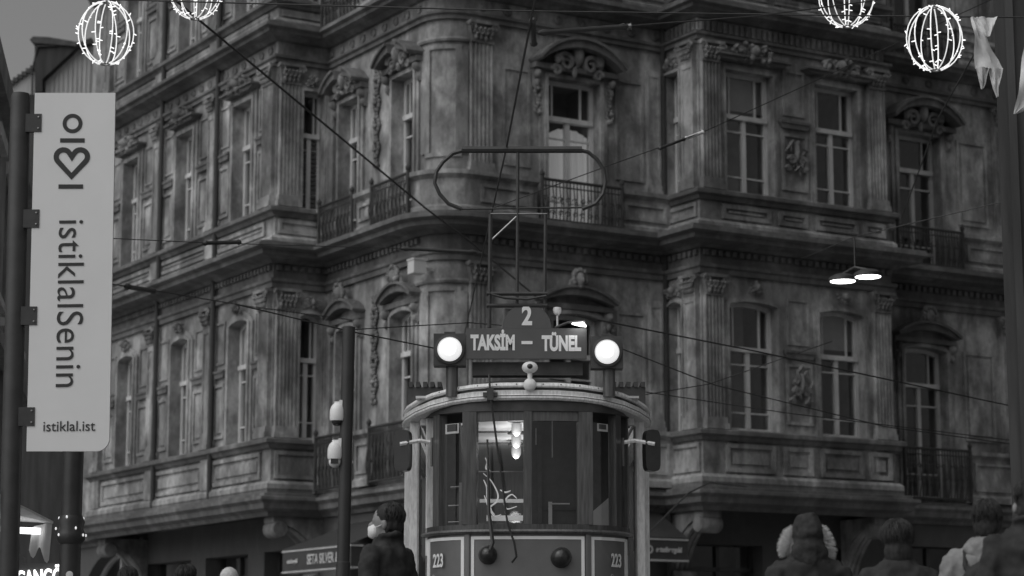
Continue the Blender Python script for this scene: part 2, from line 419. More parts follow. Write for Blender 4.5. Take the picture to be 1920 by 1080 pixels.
def garland(T, uc, z0, z1, v=0.0, seed=3, w=.16):
    """carved vertical drop of fruit and leaves"""
    rnd = random.Random(seed); b = MB(T); z = z1; n = int((z1 - z0) / .075)
    for i in range(n):
        z = z1 - (z1 - z0) * (i + .5) / n; t = .55 + .45 * math.sin(i * 1.1 + seed)
        for s_ in (-1, 1):
            M = Matrix.Rotation(s_ * rnd.uniform(.3, .9), 3, 'Y')
            b.ell((uc + s_ * w * .3 * t, v + .03, z), (w * .13, .035, .06), 6, 4, M)
        if i % 2: b.ell((uc + rnd.uniform(-.02, .02), v + .05, z), (w * .16, .045, .05), 6, 4)
    return b.build('garland', 'carving', B, 60)
def head_mask(T, uc, zc, s=0.3, v=0.0):
    """carved keystone face with curled hair"""
    b = MB(T)
    b.ell((uc, v + s * .3, zc), (s * .30, s * .33, s * .42), 12, 9)
    b.ell((uc, v + s * .62, zc - s * .04), (s * .06, s * .1, s * .13), 6, 5)
    b.ell((uc, v + s * .52, zc + s * .15), (s * .2, s * .08, s * .05), 8, 4)
    b.ell((uc, v + s * .5, zc - s * .24), (s * .11, s * .09, s * .05), 8, 4)
    b.ell((uc, v + s * .42, zc - s * .36), (s * .15, s * .14, s * .1), 8, 5)
    rnd = random.Random(int(uc * 50 + zc * 10))
    for i in range(15):
        a = math.pi * (i / 14) * 1.3 - math.pi * .15
        b.ell((uc + s * .44 * math.cos(a), v + s * .28 + rnd.uniform(0, .05), zc + s * .05 + s * .47 * math.sin(a)), s * rnd.uniform(.10, .16), 6, 5)
    for s_ in (-1, 1):
        b.tube([(uc + s_ * s * .42, v + .05, zc), (uc + s_ * s * .55, v + .06, zc - s * .35), (uc + s_ * s * .95, v + .05, zc - s * .62), (uc + s_ * s * 1.5, v + .04, zc - s * .66)], [s * .1, s * .11, s * .08, s * .03], 6)
    return b.build('keystone_mask', 'carving', B, 60)
def pilaster(T, uc, w, z0, z1, v=0.10, flutes=5, cap=True, seed=1):
    b = MB(T); zb = z0 + .22; zc = z1 - .40
    if flutes:
        sec = [(-w / 2, 0), (-w / 2, v)]; fw_ = w / (flutes + .4); x = -w / 2 + fw_ * .2
        for i in range(flutes):
            sec += [(x + fw_ * .18, v), (x + fw_ * .3, v - .028), (x + fw_ * .7, v - .028), (x + fw_ * .82, v)]; x += fw_
        sec += [(w / 2, v), (w / 2, 0)]
        n = len(sec)
        b.add([(uc + p, max(q, .001), zb) for p, q in sec] + [(uc + p, max(q, .001), zc) for p, q in sec], [tuple(range(n)), tuple(range(n, 2 * n))] + [(i, i + 1, n + i + 1, n + i) for i in range(n - 1)])
    else:
        b.box(uc - w / 2, uc + w / 2, .001, v, zb, zc)
        f_ = .055
        b.box(uc - w / 2, uc - w / 2 + f_, v, v + .02, zb, zc); b.box(uc + w / 2 - f_, uc + w / 2, v, v + .02, zb, zc)
        b.box(uc - w / 2 + f_, uc + w / 2 - f_, v, v + .02, zc - .12, zc); b.box(uc - w / 2 + f_, uc + w / 2 - f_, v, v + .02, zb, zb + .12)
    o = b.build('pilaster', 'stucco', B)
    k = MB(T); k.box(uc - w / 2 - .05, uc + w / 2 + .05, .001, v + .06, z0, z0 + .11); k.box(uc - w / 2 - .025, uc + w / 2 + .025, .001, v + .035, z0 + .11, zb); k.build('plinth', 'stucco', o)
    if cap:
        c = MB(T); h = z1 - zc; rnd = random.Random(seed)
        c.box(uc - w / 2 - .01, uc + w / 2 + .01, .001, v + .03, zc, zc + .035)
        c.prism([(uc - w * .45, zc + .035), (uc + w * .45, zc + .035), (uc + w * .58, z1 - .06), (uc - w * .58, z1 - .06)], .001, v + .02)
        c.box(uc - w * .64, uc + w * .64, .001, v + .10, z1 - .06, z1)
        for row, (zz, nn, hh) in enumerate(((zc + .10, 4, .11), (zc + .20, 5, .10))):
            for i in range(nn):
                q = (i + .5) / nn * 2 - 1
                c.ell((uc + q * w * (.44 + .06 * row), v + .045 + .02 * row, zz + rnd.uniform(-.01, .01)), (w * .1, .05, hh * .62), 6, 5)
                c.ell((uc + q * w * (.44 + .06 * row), v + .09 + .02 * row, zz + hh * .45), (w * .075, .04, .03), 6, 4)
        for s_ in (-1, 1): scroll(c, (uc + s_ * w * .52, z1 - .115), .085, 1.5, .026, T, s_, v + .08)
        c.build('capital', 'carving', o, 60)
    return o
def panel(T, u0, u1, z0, z1, v=0.001, fr=0.07, out=0.04, raised=None):
    b = MB(T)
    b.box(u0, u1, v, v + out, z0, z0 + fr); b.box(u0, u1, v, v + out, z1 - fr, z1)
    b.box(u0, u0 + fr, v, v + out, z0 + fr, z1 - fr); b.box(u1 - fr, u1, v, v + out, z0 + fr, z1 - fr)
    if raised: b.box(u0 + fr * 2, u1 - fr * 2, v, v + raised, z0 + fr * 2, z1 - fr * 2)
    return b.build('wall_panel', 'stucco', B)
def ledge(T, u0, u1, z, h=.12, out=.12, name='ledge'):
    b = MB(T); b.prism([(u0, z), (u1, z), (u1 + out * .6, z + h * .55), (u1 + out * .6, z + h), (u0 - out * .6, z + h), (u0 - out * .6, z + h * .55)], .001, out)
    b.box(u0 - out * .8, u1 + out * .8, .001, out * 1.3, z + h * .72, z + h + .012)
    return b.build(name, 'sooty_stone', B)
def hood(T, uc, w, z, rise, out, seed=1, crest=True, broken=False):
    """segmental pediment on two scrolled consoles"""
    b = MB(T); hw = w / 2
    ai, ao = arc(uc, hw, z, rise), arc(uc, hw * 1.06, z + .02, rise + .12)
    n = len(ai); seg = [(0, n)] if not broken else [(0, 5), (n - 5, n)]
    for a, c in seg:
        b.strip(ai[a:c], ao[a:c], .001, out)
        a2 = [(p[0] * 1 + 0, p[1] + .0) for p in ao[a:c]]; b.strip(a2, [(uc + (p[0] - uc) * 1.03, p[1] + .05) for p in a2], .001, out + .06)
    b.box(uc - hw * 1.05, uc + hw * 1.05, .001, out * .5, z - .10, z)
    h = b.build('pediment', 'sooty_stone', B)
    for s_ in (-1, 1):
        k = MB(T); uu = uc + s_ * (hw - .06)
        k.prism([(uu - .06, z - .46), (uu + .06, z - .46), (uu + .075, z - .10), (uu - .075, z - .10)], .001, .07)
        k.ell((uu, .10, z - .2), (.07, .12, .09), 8, 6); k.ell((uu, .07, z - .38), (.055, .07, .08), 8, 6)
        k.build('console', 'carving', h, 60)
    if crest: carving('carved_crest', T, uc, z + rise * .45, w * .62, rise * 1.9 + .22, out * .3, seed, .16, 20, h)
    return h

# ---- openings
bayL = [(5.55, 6.45), (8.55, 9.45), (11.65, 12.55)]
bayR = [(5.62, 6.76), (7.78, 8.88)]
cornL = [(0.83, 1.67), (3.08, 3.90)]
cornR = [(2.31, 3.48)]
endR = [(10.85, 12.0)]
endL = [(15.6, 16.5)]
ARCH = 0.075
def holes(ws, french=False):
    h = []
    for a, c in ws:
        for k in range(3):
            z0 = SILL[k] if not french else BASE[k] + .06
            h.append((a, c, z0, HEAD[k] - (.35 if french else 0), ARCH if k == 0 else 0))
    return h
gfL = [(1.0, 3.6, 0.0, 2.75), (5.0, 7.2, 0, 2.9), (8.0, 10.2, 0, 2.9), (11.0, 13.6, 0, 2.9), (14.3, 17.6, 0, 3.25, 0.8)]
gfR = [(1.0, 4.4, 0.0, 2.75), (5.5, 7.2, 0, 2.9), (7.7, 9.4, 0, 2.9), (10.3, 13.0, 0, 3.0)]
TOP = 17.9
wall('wall', TL, RC, LB0, 3.6, TOP, holes(cornL, True))
wall('wall', TL, LB1, LEND, 3.6, TOP, holes(endL))
wall('wall', TL, LB0, LB1, 16.9, TOP, [])
wall('wall', TR, RC, RB0, 3.6, TOP, holes(cornR, True))
wall('wall', TR, RB1, REND, 3.6, TOP, holes(endR, True))
wall('bay_wall', TLB, LB0, LB1, 3.6, TOP, holes(bayL))
wall('bay_wall', TRB, RB0, RB1, 3.6, TOP, holes(bayR))
cheek = [(-.60, -.12)]
wall('bay_cheek', TLS, -BAY + .4, 0, 3.6, TOP, holes(cheek))
wall('bay_cheek', TRS, -BAY + .4, 0, 3.6, TOP, holes(cheek))
MB().box(-BAY, 0, LB1 - .4, LB1, 3.6, TOP).build('bay_cheek', 'stucco', B)
MB().box(RB1 - .4, RB1, -BAY, 0, 3.6, TOP).build('bay_cheek', 'stucco', B)
b = MB(); n = len(corner); ctr = (RC + .3, RC + .3)
b.sweep(corner, [(-.35, 0.0), (0, 0.0), (0, TOP), (-.35, TOP)]); b.build('corner_wall', 'stucco', B, 40)
wall('ground_floor_wall', TL, RC, LEND, 0, 3.6, gfL, .5, 'ground_floor_stone')
wall('ground_floor_wall', TR, RC, REND, 0, 3.6, gfR, .5, 'ground_floor_stone')
MB().box(1.6, REND, 1.6, LEND, 0.01, TOP - .1).build('core', 'room', B)
MB().box(0.3, REND, 0.3, LEND, TOP, TOP + .3).build('roof', 'roof_tile', B)
MB().box(REND - .4, REND, .4, LEND, 0, TOP).build('party_wall', 'stucco', B)
MB().box(.4, REND - .4, LEND - .4, LEND, 0, TOP).build('party_wall', 'stucco', B)

# ---- running mouldings, swept round the whole perimeter
def course(name, path, prof, m='stucco'): return MB().sweep(path, prof).build(name, m, B)
course('belt_cornice', perim, m='sooty_stone', prof=[(-.05, 3.45), (.06, 3.45), (.10, 3.52), (.24, 3.58), (.26, 3.68), (.34, 3.74), (.34, 3.80), (.23, 3.815), (.23, 3.87), (.12, 3.885), (.12, 3.97), (-.05, 3.97)])
course('architrave', perim, m='sooty_stone', prof=[(-.05, 7.88), (.07, 7.88), (.07, 7.97), (.11, 8.0), (.11, 8.06), (-.05, 8.06)])
course('cornice', perim, m='sooty_stone', prof=[(-.05, 8.36), (.08, 8.36), (.16, 8.42), (.46, 8.46), (.47, 8.54), (.60, 8.58), (.60, 8.64), (.52, 8.66), (.52, 8.70), (.28, 8.72), (.28, 8.76), (-.05, 8.73)])
course('architrave', perim, m='sooty_stone', prof=[(-.05, 12.40), (.07, 12.40), (.07, 12.47), (.12, 12.50), (.12, 12.55), (-.05, 12.55)])
course('cornice', perim, m='sooty_stone', prof=[(-.05, 12.84), (.08, 12.84), (.18, 12.90), (.36, 12.93), (.37, 12.99), (.46, 13.02), (.46, 13.07), (.40, 13.09), (.40, 13.13), (.24, 13.15), (.24, 13.20), (-.05, 13.20)])
course('top_cornice', perim, m='sooty_stone', prof=[(-.05, 17.2), (.1, 17.2), (.2, 17.4), (.7, 17.5), (.8, 17.75), (.8, 17.9), (-.05, 17.9)])
course('frieze', perim, m='sooty_stone', prof=[(-.05, 8.062), (.02, 8.062), (.02, 8.358), (-.05, 8.358)])
lbay = [(0, LB1), (-BAY, LB1), (-BAY, LB0), (0, LB0)]; rbay = [(RB0, 0), (RB0, -BAY), (RB1, -BAY), (RB1, 0)]
for k in range(3):
    s = SILL[k]
    for p in (lbay, rbay):
        course('sill_course', p, m='sooty_stone', prof=[(-.05, s - .20), (.06, s - .20), (.10, s - .13), (.17, s - .10), (.17, s - .03), (.12, s), (-.05, s)])
        course('dado_base', p, [(-.05, BASE[k] + .04), (.12, BASE[k] + .04), (.12, BASE[k] + .16), (.06, BASE[k] + .22), (-.05, BASE[k] + .22)])

# ---- bays: windows, surrounds, pilasters, panels
styles = {('R', 0, 1): 'b', ('R', 1, 0): 'b', ('L', 0, 0): 'p', ('L', 2, 1): 'b', ('L', 1, 0): 'b', ('L', 0, 1): '', ('L', 1, 2): 'p', ('L', 2, 2): 'p', ('L', 0, 2): 'p'}
for k in range(3):
    z0, z1, zc0, zc1, bs = SILL[k], HEAD[k], CAPB[k], CAPT[k], BASE[k]
    for side, T, ws in (('L', TLB, bayL), ('R', TRB, bayR)):
        for i, (a, c) in enumerate(ws):
            window(T, a, c, z0, z1, TRAN[k], ARCH if k == 0 else 0, styles.get((side, i, k), ''))
            surround(T, a, c, z0, z1, ARCH if k == 0 else 0, .19 if T is TLB else .12, .05 if T is TLB else .03)
            uc = (a + c) / 2
            if k == 1: ledge(T, a - .16, c + .16, z1 + .16, .10, .2, 'window_hood'); carving('carved_crest', T, uc, z1 + .34, .98, .46, .06, 11 + i, .22, 34)
            elif k == 0: carving('carved_keystone', T, uc, z1 + .24, .34, .30, .05, 5 + i, .14, 10)
            else: ledge(T, a - .15, c + .15, z1 + .22, .14, .2, 'window_hood')
    for T, us in ((TLB, (7.50, 10.53, 13.72)),):
        for i, u in enumerate(us):
            pilaster(T, u, .34, z0, zc1, .09, 0, True, 20 + i)
            pl = MB(T); pl.box(u - .2, u + .2, .001, .09, bs + .22, z0 - .2); pl.build('pedestal', 'stucco', B)
    pilaster(TLB, LB0 + .27, .46, z0, zc1, .09, 5, True, 31); pilaster(TLS, -.90, .42, z0, zc1, .09, 5, True, 32)
    pilaster(TRB, RB0 + .25, .42, z0, zc1, .09, 5, True, 33); pilaster(TRS, -.92, .38, z0, zc1, .09, 0, True, 34)
    pilaster(TRB, RB1 - .28, .42, z0, zc1, .09, 5, True, 35)
    # panels beside the windows of the left bay
    for a, c in ((5.10, 5.30), (6.72, 7.22), (7.80, 8.30), (9.70, 10.24), (10.82, 11.38), (12.80, 13.4)):
        panel(TLB, a, c, z0 + .18, TRAN[k] - .28, .001, .06, .04, .025); ledge(TLB, a, c, TRAN[k] - .16, .14, .07)
        panel(TLB, a + .02, c - .02, TRAN[k] + .12, zc1 - .35, .001, .045, .03)
    panel(TRB, 6.96, 7.58, z0 + .18, TRAN[k] - .22, .001, .06, .04); ledge(TRB, 6.96, 7.58, TRAN[k] - .12, .14, .07)
    panel(TRB, 7.0, 7.54, TRAN[k] + .14, zc1 - .30, .001, .05, .03)
    carving('carved_cartouche', TRB, 7.27, (z0 + TRAN[k]) / 2 + .1, .46, .85, .03, 41 + k, .10, 22)
    # dado panels under the windows
    for T, spans in ((TLB, ((4.9, 7.25), (7.78, 10.28), (10.8, 13.45))), (TRB, ((5.5, 6.65), (6.85, 7.55), (7.75, 8.8), (8.95, 9.5)))):
        for a, c in spans: panel(T, a, c, bs + .27, z0 - .25, .001, .08, .05, .03)
    panel(TLS, -1.08, -.05, bs + .27, z0 - .25, .001, .07, .045); panel(TRS, -1.08, -.05, bs + .27, z0 - .25, .001, .07, .045)
    for T, st in ((TLS, 's' if k == 1 else ''), (TRS, 'p')):
        a, c = cheek[0]
        window(T, a, c, z0, z1, TRAN[k], ARCH if k == 0 else 0, st, .055); surround(T, a, c, z0, z1, ARCH if k == 0 else 0, .09, .05)
        carving('carved_keystone', T, (a + c) / 2, z1 + .2, .4, .28, .04, 51 + k, .12, 10)

# ---- the corner between the bays
for k in range(3):
    z0, zc1, bs = BASE[k] + .06, CAPT[k], BASE[k]; zt = HEAD[k] - .35; s = SILL[k]
    for T, ws in ((TL, cornL), (TR, cornR), (TR, endR)):
        for i, (a, c) in enumerate(ws):
            uc = (a + c) / 2; hw = (c - a) / 2
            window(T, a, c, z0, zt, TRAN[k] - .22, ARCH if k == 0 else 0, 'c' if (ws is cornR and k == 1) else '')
            surround(T, a, c, z0, zt, ARCH if k == 0 else 0, .16)
            if k == 1: hood(T, uc, 2 * hw + (.62 if T is TR else .5), zt + .22, .34 if T is TR else .22, .42 if T is TR else .34, 61 + i, True, T is TL)
            if k == 0:
                hood(T, uc, 2 * hw + .42, zt + .18, .16, .22, 61 + i, False); head_mask(T, uc, zt + .62, .36, .12)
            # iron railing before the window
            r = MB(T); a0, c0 = a - .30, c + .30; vr = .34; zr = bs + .05
            r.tube([(a0, vr, s), (c0, vr, s)], .03, 6); r.tube([(a0, vr, zr), (c0, vr, zr)], .02, 6); r.tube([(a0, vr, s - .12), (c0, vr, s - .12)], .014, 6)
            n = int((c0 - a0) / .075)
            for j in range(n + 1):
                x = a0 + (c0 - a0) * j / n; r.tube([(x, vr, zr), (x, vr + .06 * (j % 2), zr + .3), (x, vr, s - .12), (x, vr, s)], .012, 5)
            for j in range(n // 2):
                x = a0 + (c0 - a0) * (j + .5) / (n // 2); scroll(r, (x, s - .36), .06, 1.2, .012, T, 1 if j % 2 else -1, vr, 12); scroll(r, (x, s - .62), .06, 1.2, .012, T, -1 if j % 2 else 1, vr, 12)
            rail = r.build('balcony_railing', 'iron', B)
            for x in (a0, c0):
                p = MB(T); p.lathe([(.035, zr - .05), (.035, s + .06), (.05, s + .08), (.05, s + .12), (.02, s + .16), (.0, s + .2)], (x, vr, 0), 8); p.build('railing_post', 'iron', rail)
            MB(T).box(a0, c0, .001, .12, bs, bs + .05).build('threshold', 'stucco', B)
    # stone parapets between the railings
    for path in ([(0, 2.74), (0, 2.02)], [(0, .50)] + [p for p in corner if p[1] <= .5] + [(1.96, 0)], [(3.82, 0), (5.0, 0)], [(9.6, 0), (10.5, 0)], [(12.36, 0), (REND, 0)], [(0, 4.5), (0, 4.28)]):
        if len(path) > 4: path = [(0, RC)] + corner[1:] + [(1.96, 0)]
        course('parapet', path, [(-.02, bs), (.30, bs), (.30, bs + .12), (.24, bs + .17), (.24, s - .15), (.28, s - .12), (.34, s - .08), (.34, s), (-.02, s)])
    for T, a, c in ((TR, .75, 1.85), (TR, 3.9, 4.85), (TR, 12.5, 13.75), (TL, 2.1, 2.66)):
        panel(T, a, c, bs + .24, s - .22, .24, .06, .04)
    pilaster(TR, .86, .46, s, zc1, .10, 5, True, 71); pilaster(TR, 4.72, .3, s, zc1, .07, 0, False); pilaster(TL, 4.28, .26, s, zc1, .07, 0, False)
    pilaster(TR, 9.85, .3, s, zc1, .07, 0, False); pilaster(TR, 13.7, .36, s, zc1, .09, 0, True, 72)
    # rounded corner: raised curved frame
    f = MB(); sub = corner[1:-1]
    f.sweep(sub, [(.001, s + .3), (.04, s + .3), (.04, s + .38), (.001, s + .38)]); f.sweep(sub, [(.001, zc1 - .55), (.04, zc1 - .55), (.04, zc1 - .47), (.001, zc1 - .47)])
    f.sweep(corner[0:3], [(.002, s + .381), (.045, s + .381), (.045, zc1 - .551), (.002, zc1 - .551)]); f.sweep(corner[6:9], [(.002, s + .381), (.045, s + .381), (.045, zc1 - .551), (.002, zc1 - .551)])
    f.build('corner_panel', 'stucco', B, 40)
    course('corner_band', [(0, .75)] + corner + [(.62, 0)], [(-.01, zc1 - .40), (.05, zc1 - .40), (.07, zc1 - .36), (.05, zc1 - .32), (-.01, zc1 - .32)])
    garland(TL, 2.38, s + .5, zt + .45, .01, 3 + k, .34)
    panel(TR, 3.85, 4.5, s + .25, zc1 - .65, .001, .05, .035); panel(TR, 1.35, 1.95, s + .25, zc1 - .75, .001, .05, .03)
    panel(TR, 12.5, 13.35, s + .25, zc1 - .8, .001, .06, .04, .025)
    for T, u in ((TL, .72), (TL, 1.80), (TL, 2.96), (TL, 4.02)):
        MB(T).box(u - .045, u + .045, .001, .05, s, zt + .1).build('jamb_strip', 'stucco', B)
    for sg in (-1, 1): garland(TR, 2.9 + sg * .80, zt - .75, zt + .15, .03, 8 + k + sg, .22)

# ---- friezes: round bosses over the corner and left bay, key pattern on the right bay
for zf in (12.70,):
    for T, u0, u1, st in ((TLB, 4.8, 13.9, .42), (TL, .75, 4.4, .42), (TR, .9, 4.8, .55), (TR, 9.9, 13.7, .55)):
        n = int((u1 - u0) / st)
        for i in range(n + 1):
            u = u0 + (u1 - u0) * i / n
            b = MB(T); b.lathe([(.085, .001), (.085, .03), (.06, .045), (.055, .025), (.03, .03), (.0, .05)], (u, 0, zf), 12, 'y'); b.build('frieze_boss', 'carving', B, 50)
b = MB()
for T, u0, u1 in ((TRB, RB0 + .05, RB1 - .05), (TRS, -BAY + .05, -.05)):
    u = u0
    while u < u1 - .08:
        b.box(u, u + .075, .001, .05, 12.60, 12.80, T); b.box(u + .02, u + .055, .05, .065, 12.66, 12.74, T); u += .135
kind(b.build('key_frieze', 'carving', B), 'stuff')
b = MB()
for zf, path in ((8.28, perim), (12.80, [])):
    for (x0, y0), (x1, y1) in zip(path, path[1:]):
        d = Vector((x1 - x0, y1 - y0)); ln = d.length
        if ln < .3: continue
        d.normalize(); nrm = Vector((d.y, -d.x)); k = int(ln / .16)
        for i in range(k):
            c = Vector((x0, y0)) + d * (ln * (i + .5) / k)
            p = [c - d * .045, c + d * .045, c + d * .045 + nrm * .09, c - d * .045 + nrm * .09]
            b.add([(q.x, q.y, z) for z in (zf - .05, zf + .05) for q in p], [(0, 1, 2, 3), (4, 5, 6, 7), (0, 1, 5, 4), (1, 2, 6, 5), (2, 3, 7, 6), (3, 0, 4, 7)])
kind(b.build('dentils', 'sooty_stone', B), 'stuff')
# ---- big scrolled brackets carrying the bays
def bracket(T, u, w=.42, proj=1.05, z1=3.45, h=1.25):
    b = MB(T); n = 12; top = []; 
    prof = [(0, z1), (proj, z1), (proj, z1 - .12)] + [(proj * (1 - math.sin(math.pi / 2 * i / n)) ** 1.0, z1 - .12 - (h - .12) * (1 - math.cos(math.pi / 2 * i / n))) for i in range(1, n + 1)]
    m = len(prof)
    b.add([(u - w / 2, p, z) for p, z in prof] + [(u + w / 2, p, z) for p, z in prof], [tuple(range(m)), tuple(range(2 * m - 1, m - 1, -1))] + [(i, (i + 1) % m, (i + 1) % m + m, i + m) for i in range(m)])
    w2 = w * .5 + .03
    b.lathe([(.0, -w2), (.15, -w2), (.17, -w2 + .03), (.17, w2 - .03), (.15, w2), (.0, w2)], (u, proj - .14, z1 - .24), 14, 'x')
    b.lathe([(.0, -w2), (.10, -w2), (.12, -w2 + .03), (.12, w2 - .03), (.10, w2), (.0, w2)], (u, .13, z1 - h + .06), 14, 'x')
    for sx in (-1, 0, 1):
        pts = [(u + sx * w * .27, prof[i][0] + .02, prof[i][1] - .02) for i in range(4, m - 1)]
        b.tube(pts, [.03 + .05 * math.sin(math.pi * i / (len(pts) - 1)) for i in range(len(pts))], 6)
    return b.build('bay_bracket', 'carving', B, 50)
for u in (4.75, 13.7): bracket(TL, u)
for u in (5.25, 9.35): bracket(TR, u)
# ---- drainpipes
for i, u in enumerate((7.20, 10.22)):
    pts = [(u, .07, 17.1)]
    for k in (2, 1, 0): pts += [(u, .07, CAPT[k] + .3), (u, .07, BASE[k] + .25)]
    MB(TLB).tube([(u, .10, 17.2), (u, .10, 3.95)], .055, 8).build('drainpipe', 'iron', B, 40)
MB(TR).tube([(4.93, .1, 17.2), (4.93, .1, .2)], .05, 8).build('drainpipe', 'iron', B, 40)
# ---- shop fronts on the ground floor
for T, hs in ((TL, gfL), (TR, gfR)):
    for i, h in enumerate(hs):
        a, c, z0, z1 = h[:4]; rise = h[4] if len(h) > 4 else 0
        f = MB(T); f.box(a, a + .08, -.4, -.3, .1, z1 - rise); f.box(c - .08, c, -.4, -.3, .1, z1 - rise); f.box(a, c, -.4, -.3, z1 - rise - .5, z1 - rise - .42)
        f.box((a + c) / 2 - .04, (a + c) / 2 + .04, -.4, -.3, .1, z1 - .02)
        if rise: f.strip([(p[0], p[1] - .08) for p in arc((a + c) / 2, (c - a) / 2, z1 - rise, rise)], arc((a + c) / 2, (c - a) / 2, z1 - rise, rise), -.4, -.3)
        s_ = f.build('shop_window', 'pale_stone' if rise else 'shop_black', B)
        p = MB(T); p.add([(a, -.36, .1), (c, -.36, .1), (c, -.36, z1), (a, -.36, z1)], [(0, 1, 2, 3)]); p.build('pane', 'pane_glass', s_)
        r = MB(T); r.box(a - .1, c + .1, -1.5, -1.4, 0.02, z1 + .2); r.build('back_wall', 'pale_stone' if rise or i == 0 else 'room', s_)

# ------------------------------------------------------------------ things fixed to the building
def on_b(T, u, v, z):
    x, y, zz = T(u, v, z); c, s = math.cos(ANG), math.sin(ANG)
    return Vector((-1.3396 + x * c - y * s, 39.758 + x * s + y * c, zz))
def shop_fascia(T, u0, u1, v, z, words, size, label, lines=True, logo=None):
    p = on_b(T, (u0 + u1) / 2, 0, 0)
    o = empty('shop_sign', (p.x, p.y, 0), 0)
    def W(u, vv, zz): return tuple(on_b(T, u, vv, zz) - Vector((p.x, p.y, 0)))
    MB(W).box(u0, u1, v - .25, v, z, z + .34).build('board', 'shop_black', o)
    MB(W).box(u0 - .01, u1 + .01, v - .24, v + .012, z + .345, z + .375).build('edge_trim', 'pale_stone', o)
    MB(W).box(u0 - .01, u1 + .01, v - .24, v + .012, z - .035, z - .005).build('edge_trim', 'pale_stone', o)
    cn = MB(W); cn.prism([(u0, z + .38), (u1, z + .38), (u1, z + .40), (u0, z + .40)], .0, v); cn.add([(u0, 0.02, z + .95), (u1, .02, z + .95), (u1, v, z + .40), (u0, v, z + .40)], [(0, 1, 2, 3)]); cn.build('canopy', 'shop_black', o)
    du = Vector(W(u1, v, z)) - Vector(W(u0, v, z))
    if T is TL: du = -du
    ang = math.atan2(du.y, du.x)
    for txt_, uu, sz in words:
        q = Vector(W(uu, v + .012, z + .17)); text('lettering', txt_, sz, 'pale_stone', o, Matrix.Translation(q) @ Matrix.Rotation(ang, 4, 'Z'), .006, .8)
    if logo is not None:
        q = MB(W); q.lathe([(.05, v), (.05, v + .012), (.08, v + .012), (.08, v)], (logo, 0, z + .17), 14, 'y', None, True); q.build('logo_ring', 'pale_stone', o)
    tag(o, label, 'shop sign'); return o
shop_fascia(TL, .35, 3.14, 1.5, 2.33, (('SETA SILVER &', 1.45, .25), ('setasilvergold', 2.7, .10)), .2, 'black shop sign with SETA SILVER lettering behind the camera pole', logo=.55)
shop_fascia(TR, 3.3, 4.73, 1.0, 2.53, (('setasilvergold', 4.3, .13),), .2, 'small black shop sign with setasilvergold lettering right of the tram', logo=3.87)
jb = MB(); jp = on_b(TL, .30, .26, 7.60)
jb.box(-.13, .13, -.12, .12, 0, .24); jb.box(-.145, .145, -.135, .135, .24, .27); jb.box(-.1, .4, .0, .06, .08, .14)
jb = jb.build('cable_box', 'metal_box', None, None, jp); jb.rotation_euler = (0, 0, ANG); tag(jb, 'pale cable box fixed high on the rounded building corner', 'utility box')

# ------------------------------------------------------------------ neighbouring buildings
def simple_building(name, label, loc, rz, w, d, h, rows, m, cols, winw=.9, winh=1.7, trim='plaster_far'):
    o = empty(name, loc, rz); tag(o, label, 'building')
    T = lambda u, v, z: (u, -v, z)
    b = MB(T); hs = []
    for zr in rows:
        for c in cols: hs.append((c - winw / 2, c + winw / 2, zr, zr + winh))
    cuts = sorted({0, w, *[x for h_ in hs for x in h_[:2]]})
    for a, c in zip(cuts, cuts[1:]):
        z = 0
        for h_ in sorted([q for q in hs if q[0] <= a + 1e-6 and q[1] >= c - 1e-6], key=lambda q: q[2]): b.box(a, c, -.35, 0, z, h_[2]); z = h_[3]
        b.box(a, c, -.35, 0, z, h)
    b.box(0, w, -d, -.7, 0, h - .02); b.build('wall', m, o)
    for h_ in hs:
        f = MB(T); a, c, z0, z1 = h_
        for q in ((a, a + .07, z0, z1), (c - .07, c, z0, z1), (a + .07, c - .07, z0, z0 + .07), (a + .07, c - .07, z1 - .07, z1), ((a + c) / 2 - .035, (a + c) / 2 + .035, z0 + .07, z1 - .07), (a + .07, c - .07, z1 - .6, z1 - .54)): f.box(q[0], q[1], -.25, -.18, q[2], q[3])
        f.box(a - .12, c + .12, .001, .12, z0 - .1, z0 - .003); f.box(a - .1, c + .1, .001, .08, z1 + .003, z1 + .15)
        wv = f.build('window', 'window_paint', o)
        p = MB(T); p.add([(a, -.22, z0), (c, -.22, z0), (c, -.22, z1), (a, -.22, z1)], [(0, 1, 2, 3)]); p.build('pane', 'pane_glass', wv)
    c = MB(T)
    for zr in rows: c.box(0, w, .002, .14, zr - .55, zr - .38)
    c.box(-.1, w + .1, -.3, .12, h, h + .3); c.build('cornice', trim, o)
    return o
# left side of the street, seen past the banner pole
def along(x0, y0, x1, y1): return math.hypot(x1 - x0, y1 - y0), math.atan2(y1 - y0, x1 - x0)
ln, an = along(-5.2, 21, -6.62, 30)
simple_building('street_house', 'pale plastered house along the left edge behind the banner pole', (-5.2, 21, 0), an, ln, 6, 6.75, (2.4, 4.6), 'plaster_far', (1.3, 3.3, 5.3, 7.3))
# white boarded attic far behind the banner top
A = empty('attic_house', (-13.2, 58, 0)); tag(A, 'white boarded attic with dark roof and chimney above the banner', 'building')
def AP(x, y): p = at(x, y, 58.0); return (p.x + 13.2, p.z)
MB().box(-3.6, AP(172, 0)[0], .05, 8, 0, AP(0, 176)[1]).build('wall', 'cladding', A)
gw = MB().prism([AP(84, 176), AP(172, 176), AP(172, 84), AP(147, 92), AP(84, 152)], .06, 4).build('gable_wall', 'board_white', A)
for i in range(10):
    px = 92 + i * 8.4; yt = 152 - (px - 84) * .95 if px < 147 else 92
    (x0_, z0_), (x1_, z1_) = AP(px, 175), AP(px + 1.1, yt + 5)
    MB().box(x0_, x1_, .02, .06, z0_, z1_).build('batten', 'board_white', gw)
MB().prism([AP(68, 176), AP(82, 176), AP(82, 152), AP(147, 92), AP(174, 84), AP(174, 74), AP(147, 84), AP(68, 82)], -.2, 4.2).build('dark_gable', 'cladding', A)
